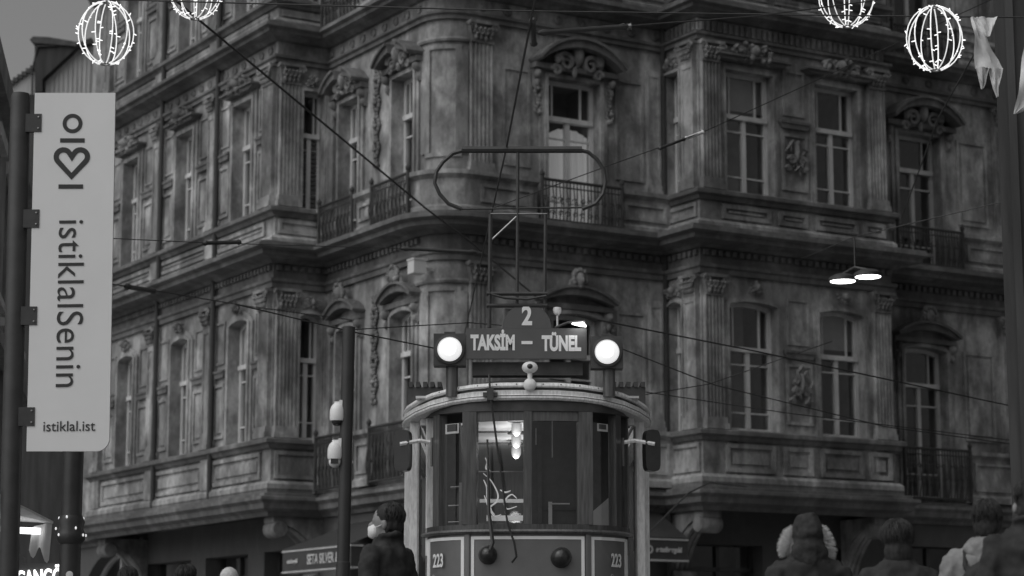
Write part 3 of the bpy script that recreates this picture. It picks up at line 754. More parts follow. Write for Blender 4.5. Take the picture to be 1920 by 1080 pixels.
MB().prism([AP(60, 80), AP(66, 74), AP(95, 75), AP(148, 84), AP(147, 92), AP(70, 86)], -.3, 4.3).build('roof_cap', 'roof_tile', A)
MB().tube([(AP(62, 178)[0], -.1, AP(0, 178)[1]), (AP(62, 135)[0], -.1, AP(0, 135)[1]), (AP(74, 92)[0], -.25, AP(0, 92)[1]), (AP(110, 90)[0], -.25, AP(0, 90)[1])], .03, 6).build('cable', 'iron', A)
MB().prism([AP(-30, 176), AP(64, 176), AP(64, 128), AP(8, 165), AP(-30, 185)][:4], .1, 5).build('parapet', 'board_white', A)
for i in range(7):
    x_, z_ = AP(8 + i * 8, 164 - i * 5.6); MB().box(x_, x_ + .13, 0.0, 4.9, z_, z_ + .12).build('parapet_tile', 'roof_tile', A)
# dark clad building at the right edge
D = empty('clad_building', (5.90, 26, 0), R_(-13.5)); tag(D, 'dark metal-clad building cutting off the right edge', 'building')
MB().box(0, 12, -6.5, 11, 0, 26).build('wall', 'cladding', D)  # height and length out of view shaped to block skylight on the right front
for i in range(6):
    x = .10 + i * .42
    MB().box(x, x + .07, -6.56, -6.502, 0, 25.8).build('cladding_rib', 'cladding', D)
MB().box(-.05, 12, -6.62, 11.1, 26, 26.3).build('coping', 'cladding', D)

# ------------------------------------------------------------------ the tram
TX, TY = 0.14, 20.0
tram = empty('tram', (TX, TY, 0)); tag(tram, 'vintage heritage tram, line 2 TAKSIM - TUNEL, headlamps lit, number 223', 'tram')
half = [(0, 0), (.27, .015), (.525, .07), (.66, .15), (.78, .27), (.87, .43), (.935, .66)]
nose = [(-x, y) for x, y in half[:0:-1]] + half
def npt(x):
    s_ = -1 if x < 0 else 1; x = abs(x)
    for (a, b_), (c, d) in zip(half, half[1:]):
        if a <= x <= c + 1e-6:
            t = (x - a) / (c - a); y = b_ + (d - b_) * t; return Vector((s_ * x, y)), math.atan2(s_ * (d - b_), (c - a))
    return Vector((s_ * x, .66)), s_ * 1.2
def sub(x0, x1):
    r = [tuple(npt(x0)[0])] + [p for p in nose if x0 + 1e-4 < p[0] < x1 - 1e-4] + [tuple(npt(x1)[0])]; return r
MB().sweep(nose, [(-.04, .62), (0, .62), (0, 1.765), (-.04, 1.765)]).build('dash', 'tram_red', tram, 40)
MB().sweep(nose, [(-.05, 1.766), (.03, 1.766), (.045, 1.785), (.03, 1.805), (-.05, 1.805)]).build('belt_rail', 'tram_wood_pale', tram, 50)
MB().sweep(nose, [(-.05, 1.806), (.012, 1.806), (.012, 1.85), (-.05, 1.85)]).build('window_sill', 'tram_wood', tram, 50)
def border(x0, x1, z0, z1, w_=.028):
    o = MB().sweep(sub(x0, x1), [(.0005, z1 - w_), (.006, z1 - w_), (.006, z1), (.0005, z1)])
    o.sweep(sub(x0, x1), [(.0005, z0), (.006, z0), (.006, z0 + w_), (.0005, z0 + w_)])
    for a, c in ((x0, x0 + w_), (x1 - w_, x1)): o.sweep(sub(a, c), [(.0005, z0 + w_), (.006, z0 + w_), (.006, z1 - w_), (.0005, z1 - w_)])
    return o.build('panel_border', 'letter_white', tram)
border(-.505, .505, .70, 1.745); border(-.91, -.565, .70, 1.745); border(.565, .91, .70, 1.745)
for x in (-.535, .535):
    MB().sweep(sub(x - .02, x + .02), [(.0005, .64), (.018, .64), (.018, 1.764), (.0005, 1.764)]).build('dash_moulding', 'tram_red', tram)
# posts of the windscreen
def post(x, w_, name, m, z0=1.851, z1=2.86, d=.07):
    p, a = npt(x); c, s_ = math.cos(a), math.sin(a)
    T = lambda u, v, z: (p.x + u * c - v * s_, p.y + u * s_ + v * c, z)
    return MB(T).box(-w_ / 2, w_ / 2, -.012, d, z0, z1).build(name, m, tram)
post(.0, .07, 'windscreen_post', 'tram_wood_pale'); post(-.52, .13, 'windscreen_post', 'tram_wood'); post(.52, .13, 'windscreen_post', 'tram_wood_pale')
post(-.82, .12, 'windscreen_post', 'tram_wood_pale'); post(.82, .10, 'windscreen_post', 'tram_wood')
post(-.915, .05, 'corner_post', 'tram_cream', 1.6, 2.86); post(.915, .05, 'corner_post', 'tram_wood', 1.6, 2.86)
MB().sweep(nose, [(-.06, 2.862), (.015, 2.862), (.015, 2.955), (-.06, 2.955)]).build('header', 'tram_dark', tram, 40)
MB().sweep(sub(-.455, -.035), [(-.04, 2.775), (-.005, 2.775), (-.005, 2.861), (-.04, 2.861)]).build('window_head', 'tram_wood_pale', tram)
MB().sweep(sub(.035, .455), [(-.04, 2.775), (-.005, 2.775), (-.005, 2.861), (-.04, 2.861)]).build('window_head', 'tram_wood_pale', tram)
for a, c in ((-.455, -.035), (.035, .455), (-.765, -.585), (.585, .775)):
    g_ = MB(); P = sub(a, c); n = len(P)
    g_.add([(x, y + .03, 1.851) for x, y in P] + [(x, y + .03, 2.774) for x, y in P], [(i, i + 1, n + i + 1, n + i) for i in range(n - 1)]); g_.build('windscreen', 'tram_glass', tram, 60)
# small notices inside the side windows
for x0, x1, z0 in ((-.745, -.62, 2.68), (-.60, -.585, 2.75), (.63, .73, 2.70)):
    P = sub(x0, x1); n = len(P)
    q = MB(); q.add([(x, y + .045, z0) for x, y in P] + [(x, y + .045, 2.77) for x, y in P], [(i, i + 1, n + i + 1, n + i) for i in range(n - 1)]); q.build('notice', 'white_paint', tram)
    if x1 - x0 > .05:
        P = sub(x0 + .015, x1 - .015); n = len(P); q = MB(); q.add([(x, y + .042, z0 + .02) for x, y in P] + [(x, y + .042, 2.765) for x, y in P], [(i, i + 1, n + i + 1, n + i) for i in range(n - 1)]); q.build('notice_print', 'ink' if x0 < 0 else 'sign_grey', tram)
# eaves
eave = [(-1.17, 8.2), (-1.17, 1.6), (-1.16, 1.15), (-1.12, .82), (-1.02, .52), (-.87, .28), (-.68, .11), (-.5, .02), (-.27, -.035), (0, -.05)]
eave = eave + [(-x, y) for x, y in eave[-2::-1]]
drop = lambda p: -.11 * min(1, abs(p.x) / 1.1) ** 3.0
MB().sweep(eave, [(-.10, 2.957), (.0, 2.957), (.018, 2.975), (.018, 3.0), (.006, 3.005), (.012, 3.04), (-.02, 3.05), (-.10, 3.05)], drop).build('eave_fascia', 'tram_cream', tram, 30)
MB().sweep(eave, [(-.12, 3.051), (-.03, 3.051), (-.03, 3.072), (-.12, 3.072)], drop).build('eave_groove', 'tram_dark', tram, 30)
MB().sweep(eave, [(-.12, 3.073), (.0, 3.073), (.01, 3.085), (.0, 3.112), (-.05, 3.122), (-.12, 3.122)], drop).build('gutter_strip', 'tram_cream', tram, 30)
MB().sweep(eave, [(.0165, 2.992), (.0195, 2.992), (.0195, 2.9985), (.0165, 2.9985)], drop).build('fascia_groove', 'tram_dark', tram)
rf = MB(); rings = 7; n = len(eave); vs = []
for j in range(rings + 1):
    t = j / rings
    for x, y in eave:
        px, py = x * (1 - .06) * (1 - t), y + .07 + (max(y, 1.3) - y) * t
        vs.append((px, py, 3.10 + drop(Vector((x, y))) * (1 - t) + .20 * math.sin(t * math.pi / 2)))
rf.add(vs, [(j * n + i, j * n + i + 1, (j + 1) * n + i + 1, (j + 1) * n + i) for j in range(rings) for i in range(n - 1)])
rf.build('roof', 'tram_roof', tram, 60)
for x in (-.80, -.62, -.45, -.28, -.10, .14, .30, .47, .64, .82):
    e0 = min(range(len(eave)), key=lambda i: abs(eave[i][0] - x) + (5 if eave[i][1] > .6 else 0)); yy = eave[e0][1]
    for (xa, ya), (xb, yb) in zip(eave, eave[1:]):
        if xa <= x <= xb and ya < .6 and yb < .6: yy = ya + (yb - ya) * (x - xa) / (xb - xa)
    MB().ell((x, yy - .008, 3.098 + drop(Vector((x, yy)))), (.007, .006, .007), 6, 4).build('rivet', 'steel', tram)
# platform entrance posts, handrails, body sides
for s_ in (-1, 1):
    MB().box(*sorted((s_ * 1.07, s_ * 1.16)), 1.25, 1.38, .5, 2.93).build('body_post', 'tram_cream', tram)
    MB().box(*sorted((s_ * 1.0, s_ * 1.09)), .80, .90, 1.2, 2.88).build('door_post', 'tram_cream', tram)
    MB().tube([(s_ * 1.0, .74, 1.0), (s_ * 1.0, .74, 2.80)], .014, 8).build('handrail', 'steel', tram, 40)
    MB().tube([(s_ * 1.055, .98, 1.0), (s_ * 1.055, .98, 2.65)], .013, 8).build('handrail', 'steel', tram, 40)
    # body side with windows
    sd_ = MB(); x0, x1 = sorted((s_ * 1.12, s_ * 1.16)); sd_.box(x0, x1, 1.381, 8.2, .62, 1.78); sd_.box(x0, x1, 1.381, 8.2, 2.72, 2.95)
    for i in range(6): sd_.box(x0, x1, 1.381 + i * 1.34, 1.48 + i * 1.34, 1.78, 2.72)
    sd_.build('body_side', 'tram_red', tram)
    for i in range(5):
        y0 = 1.48 + i * 1.34; xx = s_ * 1.14
        q = MB(); q.add([(xx, y0, 1.78), (xx, y0 + 1.24, 1.78), (xx, y0 + 1.24, 2.72), (xx, y0, 2.72)], [(0, 1, 2, 3)]); q.build('side_window', 'tram_glass', tram)
    # mirror
    T = (lambda s2: lambda u, v, z: (s2 * (1.135 + u * .92 - v * .25), .42 + u * .25 + v * .92, z))(s_)
    m_ = MB(T)
    prof = []
    for i in range(16):
        a = 2 * math.pi * i / 16; cx = .075 * (abs(math.cos(a)) ** .5) * (1 if math.cos(a) >= 0 else -1); cz = .19 * (abs(math.sin(a)) ** .35) * (1 if math.sin(a) >= 0 else -1)
        prof.append((cx, 2.545 + cz))
    m_.prism(prof, -.05, .06); mo = m_.build('mirror', 'black_rubber', tram, 50)
    MB().tube([(s_ * .88, .42, 2.62), (s_ * .98, .40, 2.635), (s_ * 1.16, .36, 2.60)], .02, 6).build('mirror_arm', 'tram_cream', mo)
    MB().tube([(s_ * .87, .40, 2.66), (s_ * .87, .39, 2.40)], .016, 6).build('arm_bracket', 'tram_wood_pale', mo)
    # eave brackets
    e_ = MB(); e_.box(*sorted((s_ * .93, s_ * .99)), .62, .70, 2.80, 2.90); e_.build('eave_bracket', 'tram_cream', tram)
    # resistor racks on the roof
    rr = MB(); xa, xb = sorted((s_ * .80, s_ * 1.12)); rr.box(xa, xb, 1.0, 2.6, 2.98, 3.20)
    for i in range(5): xx = xa + .005 + i * .068; rr.box(xx, xx + .038, .98, 2.6, 3.20, 3.25)
    rr.build('resistor_rack', 'tram_dark', tram)
    # roof headlamps
    hx = -.702 if s_ < 0 else .716
    hz = 3.42 if s_ < 0 else 3.396
    h_ = MB(); h_.box(hx - .145, hx + .145, .0, .18, hz - .145, hz + .145); h_.box(hx - .05, hx + .05, .03, .15, hz + .145, hz + .165); hl = h_.build('headlamp', 'tram_dark', tram)
    MB().lathe([(.135, .0), (.135, -.025), (.112, -.03), (.110, .0)], (hx, 0, hz), 28, 'y', None, True).build('rim', 'tram_dark', hl, 40)
    MB().lathe([(.112, -.012), (.09, -.03), (.05, -.04), (.0, -.043)], (hx, 0, hz), 28, 'y').build('lens', 'headlamp_glow', hl, 60)
    MB().lathe([(.055, -.042), (.04, -.047), (.0, -.05)], (hx, 0, hz), 20, 'y').build('hot_spot', 'headlamp_core', hl, 60)
    MB().tube([(hx + .02, .1, 3.0), (hx + .02, .1, hz - .145)], .055, 12).build('post', 'tram_wood_pale', hl, 40)
    # dash lamps (unlit domes)
    lx, lz, lr = (-.353, 1.58, .082) if s_ < 0 else (.295, 1.557, .09)
    p, a = npt(lx)
    MB().lathe([(lr * 1.05, .012), (lr * 1.05, -.012), (lr, -.014), (lr * .9, -.05), (lr * .62, -.08), (lr * .3, -.095), (0, -.098)], (lx, p.y, lz), 20, 'y').build('dash_dome', 'black_rubber', tram, 50)
    # fleet number
    nx = -.795 if s_ < 0 else .79
    p, a = npt(nx); nn = Vector((math.sin(a), -math.cos(a)))
    text('fleet_number', '223', .165, 'letter_white', tram, Matrix.Translation((p.x + nn.x * .012, p.y + nn.y * .012, 1.535)) @ Matrix.Rotation(a, 4, 'Z'), .004, .82, .001)
    q = p + nn * .012
    T = (lambda q_, a_: lambda u, v, z: (q_.x + u * math.cos(a_) - v * math.sin(a_), q_.y + u * math.sin(a_) + v * math.cos(a_), z))(q, a)
    MB(T).lathe([(.022, .0), (.022, -.002), (.028, -.002), (.028, .0)], (-.09, 0, 1.39), 14, 'y', None, True).build('emblem_ring', 'pale_stone', tram)
    MB(T).box(-.05, .10, -.003, 0, 1.385, 1.397).build('emblem_line', 'pale_stone', tram)
# route board
bd = MB(); bd.box(-.554, .534, .0, .05, 3.335, 3.612); bd.prism([(-.23 + -.0, 3.613)] + [(-.005 + .222 * math.cos(math.pi - math.pi * i / 18), 3.613 + .222 * math.sin(math.pi * i / 18)) for i in range(19)], .001, .049)
bo = bd.build('route_board', 'sign_grey', tram)
text('lettering', 'TAKSİM', .185, 'letter_white', bo, Matrix.Translation((-.312, -.003, 3.475)), .009, .60, .001)
text('lettering', 'TÜNEL', .185, 'letter_white', bo, Matrix.Translation((.305, -.003, 3.468)), .009, .61, .001)
MB().box(-.055, .045, -.006, 0, 3.467, 3.495).build('dash_stroke', 'letter_white', bo)
text('lettering', '2', .235, 'letter_white', bo, Matrix.Translation((-.005, -.003, 3.718)), .008, .8, .001)
led = MB(); led.prism([(.40, 3.645), (.50, 3.655), (.53, 3.62), (.48, 3.625)], -.10, -.02); led.build('board_light', 'led_panel', bo)
MB().tube([(.25, .02, 3.62), (.36, -.02, 3.66), (.52, -.06, 3.665)], .012, 6).build('light_arm', 'tram_dark', bo)
q = MB(); q.lathe([(.035, 3.76), (.04, 3.79), (.035, 3.81), (.0, 3.815)], (.27, .05, 0), 10); q.ell((.27, .045, 3.765), .032); q.tube([(.27, .05, 3.62), (.27, .05, 3.76)], .01, 6); q.build('small_camera', 'camera_white', bo, 50)
MB().box(-.5, .5, .12, .3, 3.20, 3.32).build('board_frame', 'tram_dark', tram)
# windscreen camera on the gutter
q = MB(); q.ell((.02, -.08, 3.245), (.072, .05, .055), 14, 10); q.tube([(.02, -.07, 3.21), (.02, -.075, 3.13)], .022, 8); q.lathe([(.058, .0), (.058, -.03), (.04, -.045), (0, -.05)], (.02, -.055, 3.09), 16, 'y'); cm = q.build('front_camera', 'camera_white', tram, 50)
MB().ell((.02, -.125, 3.25), (.026, .012, .024), 10, 6).build('camera_lens', 'black_rubber', cm, 50)
# dark fitting on the fascia with trolley rope and wiper
q = MB(); q.box(-.40, -.27, -.085, -.03, 2.985, 3.02); q.box(-.365, -.305, -.10, -.03, 2.95, 3.06); q.build('rope_fitting', 'tram_dark', tram)
MB().tube([(-.345, -.07, 3.18), (-.335, -.09, 3.0), (-.30, -.05, 2.75), (-.24, -.04, 2.3), (-.18, -.08, 1.85), (-.12, -.10, 1.68), (-.10, -.09, 1.56), (-.14, -.06, 1.51)], .011, 6).build('trolley_rope', 'black_rubber', tram, 40)
MB().tube([(-.36, -.06, 2.6), (-.345, -.06, 1.95), (-.31, -.10, 1.68), (-.33, -.09, 1.62)], [.01, .018, .02, .02], 6).build('wiper_arm', 'black_rubber', tram, 40)
# cab and saloon inside
MB().box(-1.05, 1.05, .4, 8.1, .70, .76).build('floor', 'tram_wood', tram)
MB().box(-1.02, 1.02, .35, 8.1, 3.02, 3.04).build('ceiling', 'white_paint', tram)
MB().box(.03, .95, 1.05, 1.10, .77, 2.98).build('bulkhead', 'tram_dark', tram)
MB().box(-.95, -.52, 1.05, 1.10, .77, 2.98).build('bulkhead', 'tram_dark', tram)
MB().box(-.95, .95, 8.0, 8.1, .77, 3.0).build('rear_bulkhead', 'tram_wood', tram)
q = MB(); q.box(.10, .14, 1.0, 1.04, 1.78, 2.75); q.box(.46, .50, 1.0, 1.04, 1.78, 2.75); q.tube([(.14, 1.02, 2.05), (.46, 1.02, 2.05)], .008, 6); q.build('bulkhead_door_frame', 'tram_dark', tram)
q = MB(); q.box(.20, .235, .985, 1.0, 1.86, 2.12); q.tube([(.22, .97, 2.10), (.40, .97, 2.10)], .008, 6); q.build('door_handle', 'white_paint', tram)
q = MB(); q.box(-.5, .03, 4.98, 5.0, 2.40, 2.44); q.box(-.42, -.02, 4.7, 4.72, 2.18, 2.24); q.build('notice_rail', 'white_paint', tram)
q = MB(); q.box(-.55, .5, 5.0, 5.1, 1.0, 2.18); q.build('seat_back', 'tram_dark', tram)
for i, yy in enumerate((1.8, 3.0, 4.2)):
    zz = 2.89; xx = -.095 - .0 * i
    lm = MB().lathe([(.03, zz + .055), (.05, zz + .05), (.052, zz - .015), (.040, zz - .05), (.0, zz - .058)], (xx, yy, 0), 14).build('ceiling_lamp', 'shade_glow', tram, 50)
    MB().lathe([(.025, zz + .13), (.09, zz + .09), (.09, zz + .07), (.03, zz + .056)], (xx, yy, 0), 14).build('lamp_mount', 'tram_dark', lm, 40)
    MB().ell((xx, yy, zz - .04), .032).build('bulb', 'bulb_glow', lm, 60)
    MB().tube([(-1.0, yy, 2.98), (1.0, yy, 2.99)], .012, 6).build('ceiling_rib', 'tram_dark', lm)
    ld = bpy.data.lights.new('lamp_light', 'POINT'); ld.energy = 8.0; ld.shadow_soft_size = .08
    lo = bpy.data.objects.new('lamp_light', ld); col.objects.link(lo); lo.parent = lm; lo.location = (xx, yy - .10, zz - .20)
# glowing strands imitating light-string reflections in the left windscreen
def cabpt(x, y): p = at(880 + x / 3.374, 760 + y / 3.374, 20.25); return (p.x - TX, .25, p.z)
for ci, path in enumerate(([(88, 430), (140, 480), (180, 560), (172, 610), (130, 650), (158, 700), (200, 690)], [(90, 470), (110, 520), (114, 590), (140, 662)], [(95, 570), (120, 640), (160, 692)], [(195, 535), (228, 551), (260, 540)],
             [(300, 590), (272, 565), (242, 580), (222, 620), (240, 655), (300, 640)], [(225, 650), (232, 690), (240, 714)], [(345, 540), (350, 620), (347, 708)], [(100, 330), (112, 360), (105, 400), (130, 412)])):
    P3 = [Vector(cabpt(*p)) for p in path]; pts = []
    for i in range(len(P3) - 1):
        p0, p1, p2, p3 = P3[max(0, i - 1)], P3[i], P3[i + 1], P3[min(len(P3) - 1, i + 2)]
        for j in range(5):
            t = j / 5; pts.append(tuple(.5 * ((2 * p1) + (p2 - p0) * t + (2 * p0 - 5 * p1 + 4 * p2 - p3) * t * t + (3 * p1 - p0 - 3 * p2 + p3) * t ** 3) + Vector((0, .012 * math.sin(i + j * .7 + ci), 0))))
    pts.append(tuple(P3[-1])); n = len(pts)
    MB().tube(pts, [.003 + .0045 * math.sin(math.pi * (i + .5) / n) for i in range(n)], 6).build('glass_reflection', 'reflection_glow', tram, 60)
for xa, ya, yb in ((525, 90, 330), (422, 145, 250), (1, 1, 2))[:2]:  # white rods standing in for glints on grab poles in the cab
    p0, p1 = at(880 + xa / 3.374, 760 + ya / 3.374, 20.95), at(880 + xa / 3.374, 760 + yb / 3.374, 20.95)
    MB().tube([(p0.x - TX, .95, p0.z), (p1.x - TX, .95, p1.z)], .006, 6).build('pole_glint', 'letter_white', tram)
q = MB(); q.tube([(-.70, .55, 2.22), (-.62, .5, 2.22)], .01, 6); q.tube([(-.72, .55, 1.9), (-.62, .5, 1.9)], .01, 6); q.tube([(-.72, .55, 2.05), (-.62, .5, 2.05)], .01, 6); q.box(-.625, -.60, .49, .52, 1.85, 2.26); q.build('grab_rails', 'steel', tram)
q = MB(); q.prism([(.60, 1.87), (.80, 1.87), (.80, 2.17), (.60, 2.0)], .50, .51); q.build('side_notice', 'blind', tram)
# underframe and wheels
MB().box(-.95, .95, .9, 8.2, .35, .61).build('underframe', 'tram_dark', tram)
MB().box(-.5, .5, -.25, .3, .45, .58).build('coupler_beam', 'tram_dark', tram)
for yy in (2.6, 5.8):
    for x in (-.72, .72):
        MB().lathe([(.0, -.05), (.36, -.05), (.38, -.03), (.38, .05), (.30, .06), (.0, .06)], (x, yy, .39), 24, 'x').build('wheel', 'steel', tram, 40)
# bow collector
pg = MB()
hoop = [(-.56, 5.265), (.46, 5.265), (.56, 5.24), (.64, 5.17), (.70, 5.07), (.715, 4.96), (.69, 4.85), (.62, 4.76), (.50, 4.71), (-.60, 4.71), (-.72, 4.76), (-.80, 4.85), (-.845, 4.95), (-.83, 5.06), (-.77, 5.15), (-.68, 5.23), (-.56, 5.265)]
pg.tube([(x, 1.5 - (z - 4.7) * .1, z) for x, z in hoop[2:10]], .018, 6); pg.tube([(x, 1.5 - (z - 4.7) * .1, z) for x, z in hoop[9:17]], .018, 6)
pg.tube([(x, 1.5, z) for x, z in hoop[9:11]], .012, 6)
pg = MB(); Y0 = 0.0
pg.tube([(x, Y0, z) for x, z in hoop[1:9]], .019, 6); pg.tube([(x, Y0, z) for x, z in hoop[9:16]] + [(-.56, Y0, 5.265)], .019, 6); pg.tube([(.52, Y0, 4.725), (-.6, Y0, 4.71)], .009, 6)
pc = pg.build('bow_collector', 'iron', tram, 40)
MB().tube([(-.60, Y0, 5.265), (.50, Y0, 5.265)], .032, 8).build('contact_bar', 'iron', pc, 40)
for x, z1 in ((-.335, 4.66), (-.085, 5.24), (.165, 4.66)):
    MB().tube([(x - .01, Y0 + .02, 3.62), (x, Y0, z1)], .021 if x < -.2 else .017, 6).build('upright', 'iron', pc, 40)
MB().tube([(-.335, Y0, 4.665), (.18, Y0, 4.665)], .008, 6).build('cross_rod', 'steel', pc); MB().tube([(-.33, Y0, 4.42), (-.10, Y0, 4.64)], .008, 6).build('brace', 'steel', pc)
for z in (3.82, 3.93): MB().tube([(-.37, Y0 + .01, z), (.18, Y0 + .01, z)], .020, 6).build('cross_bar', 'iron', pc)
MB().tube([(-.33, Y0 - .02, 3.92), (-.2, Y0 - .02, 3.885), (0, Y0 - .02, 3.875), (.17, Y0 - .02, 3.905)], .012, 6).build('spring_leaf', 'iron', pc)

# ------------------------------------------------------------------ banner sign on its pole
S = empty('banner_sign', (-4.262, 19.0, 0)); tag(S, 'tall pale banner sign reading istiklalSenin on a black pole', 'sign')
lean = -.0125
def SL(u, v, z): return (u + (z - 2.4) * lean, v, z)
MB(SL).lathe([(.085, 0), (.085, 5.50), (.075, 5.545), (.0, 5.55)], (.0, .05, 0), 20).build('pole', 'pole_paint', S, 40)
pv = MB(SL); r_ = .11; x0, x1, z0, z1 = .135, .838, 2.405, 5.54
poly = [(x0, z1), (x0, z0)] + [(x1 - r_ + r_ * math.sin(a), z0 + r_ - r_ * math.cos(a)) for a in [math.pi / 2 * i / 8 for i in range(9)]] + [(x1, z1)]
pv.prism(poly, .0, .03); pn = pv.build('panel', 'banner', S)
for zz in (5.27, 4.42, 3.57, 2.70):
    q = MB(SL); q.box(.04, .20, -.008, .04, zz - .08, zz + .08); br = q.build('bracket', 'pole_paint', S)
    q = MB(SL)
    for dz in (-.05, .05): q.lathe([(.008, -.008), (.008, -.016), (.0, -.018)], (.175, 0, zz + dz), 8, 'y')
    q.build('bolt', 'steel', br)
def SM(x, z): return Matrix.Translation((x + (z - 2.4) * lean, -.004, z)) @ Matrix.Rotation(math.pi / 2 + lean, 4, 'Y')
text('lettering', 'istiklalSenin', .325, 'ink', pn, SM(.470, 3.68), -.001, .96, .002, 1.02)
text('lettering', 'istiklal.ist', .125, 'ink', pn, Matrix.Translation((.49, -.004, 2.615)) @ Matrix.Rotation(lean, 4, 'Y'), .0, .98, .002)
q = MB(SL); q.lathe([(.053, .0), (.053, -.005), (.086, -.005), (.086, .0)], (.47, 0, 5.265), 36, 'y', None, True); q.build('logo_ring', 'ink', pn)
MB(SL).box(.365, .578, -.005, 0, 5.095, 5.132).build('logo_bar', 'ink', pn); MB(SL).box(.36, .572, -.005, 0, 4.685, 4.722).build('logo_bar', 'ink', pn)
hp = []
for s_, rng in ((1, 1), ): pass
R1 = .092; cz_ = 4.945
def heart(off):
    pts = []
    r = R1 - off
    for i in range(13): a = math.pi * 1.0 - math.pi * 1.25 * i / 12 + math.pi * .0; pts.append((.0 + .078 + (r) * math.cos(a - .0), cz_ + r * math.sin(a)))
    return pts
# outline of a heart as a thick line
cl = [(0, 4.958)]
for i in range(13):
    a = math.radians(150 - 195 * i / 12); cl.append((.074 + .062 * math.cos(a), 4.968 + .062 * math.sin(a)))
cl.append((0, 4.795))
for s_ in (-1, 1):
    q = MB(SL); L_ = [(.47 + s_ * p[0], p[1]) for p in cl]; inn, out_ = [], []
    for i, p in enumerate(L_):
        a_, b_ = L_[max(0, i - 1)], L_[min(len(L_) - 1, i + 1)]; d = Vector((b_[0] - a_[0], b_[1] - a_[1])).normalized(); nn = Vector((-d.y, d.x)) * .0225
        if i in (0, len(L_) - 1): nn = Vector((0, .030 if nn.y > 0 else -.030))
        inn.append((p[0] - nn.x, p[1] - nn.y)); out_.append((p[0] + nn.x, p[1] + nn.y))
    q.strip(inn, out_, -.005, 0.0); q.build('logo_heart', 'ink', pn)

# ------------------------------------------------------------------ lamp column, left, behind the banner
Lc = empty('lamp_column', (-4.02, 20.5, 0)); tag(Lc, 'dark ornate lamp column below the banner with small lights on its collar', 'lamp post')
MB().lathe([(.16, 0), (.16, .5), (.11, .6), (.095, 1.72), (.095, 4.6), (.06, 4.8), (0, 4.85)], (0, 0, 0), 16).build('shaft', 'pole_paint', Lc, 40)
MB().lathe([(.10, 1.70), (.13, 1.74), (.13, 1.80), (.11, 1.84), (.125, 1.90), (.10, 1.96)], (0, 0, 0), 16).build('collar', 'pole_paint', Lc, 40)
for i in range(10):
    a = 2 * math.pi * i / 10 + .2; zz = (1.78, 1.94, 1.84)[i % 3]
    MB().ell((.135 * math.cos(a), .135 * math.sin(a), zz), (.009, .009, .014), 6, 5).build('fairy_light', 'rope_light', Lc)
MB().lathe([(.033, -.10), (.033, -.108), (0, -.11)], (.02, 0, 1.42), 14, 'y').build('round_sticker', 'white_paint', Lc)

# ------------------------------------------------------------------ left shop: awning, tubes and neon sign
Aw = empty('shop_awning', (-4.52, 19.6, 0)); tag(Aw, 'pale cloth shop awning with a lit tube at the lower left', 'awning')
q = MB(); q.add([(-.8, -.9, 2.15), (.02, -.6, 2.12), (.52, .0, 1.85), (-.8, .3, 1.95), (-.8, -.9, 2.13), (.02, -.6, 2.10), (.52, .0, 1.83), (-.8, .3, 1.93)], [(0, 1, 2, 3), (4, 5, 6, 7), (0, 1, 5, 4), (1, 2, 6, 5), (2, 3, 7, 6), (3, 0, 4, 7)]); q.build('cloth', 'awning', Aw)
n = 10; vs = []; fs = []
for i in range(n + 1):
    t = i / n; x = .34 + .17 * t; zz = 1.80 + .05 * t; zl = 1.60 - .06 * math.sin(t * 9) - .06 * t
    vs += [(x, .0 - .02 * math.sin(i), zz), (x - .02, -.02 * math.cos(i), zl)]
    if i: fs.append((2 * i - 2, 2 * i, 2 * i + 1, 2 * i - 1))
q = MB(); q.add(vs, fs); q.build('valance', 'awning', Aw, 60)
MB().tube([(-.5, -.1, 1.80), (.42, -.05, 1.76)], .028, 8).build('light_tube', 'led_strip', Aw)
Np = empty('neon_shop_sign', (-4.62, 21.2, 0)); tag(Np, 'bright white neon letters CANGÖZ at the bottom left', 'neon sign')
MB().box(-.05, .48, .02, .06, 1.15, 1.56).build('backing', 'shop_black', Np)
text('lettering', 'CANGÖZ', .21, 'neon', Np, Matrix.Translation((.22, 0, 1.42)) @ Matrix.Rotation(R_(-4), 4, 'Y'), .004, .56, .01)
q = MB().tube([(-4.245, 21.25, .6), (-4.245, 21.25, 1.80)], .012, 8).build('light_tube', 'led_strip'); tag(q, 'thin white vertical light tube left of the lamp column', 'light tube')
q = MB(); q.box(-6.4, -4.9, 20.4, 21.2, .01, 1.66); q.box(-6.4, -4.95, 20.4, 21.2, 1.66, 1.72); q = q.build('shop_kiosk', 'shop_black'); tag(q, 'dark kiosk body under the awning at the far left', 'kiosk')

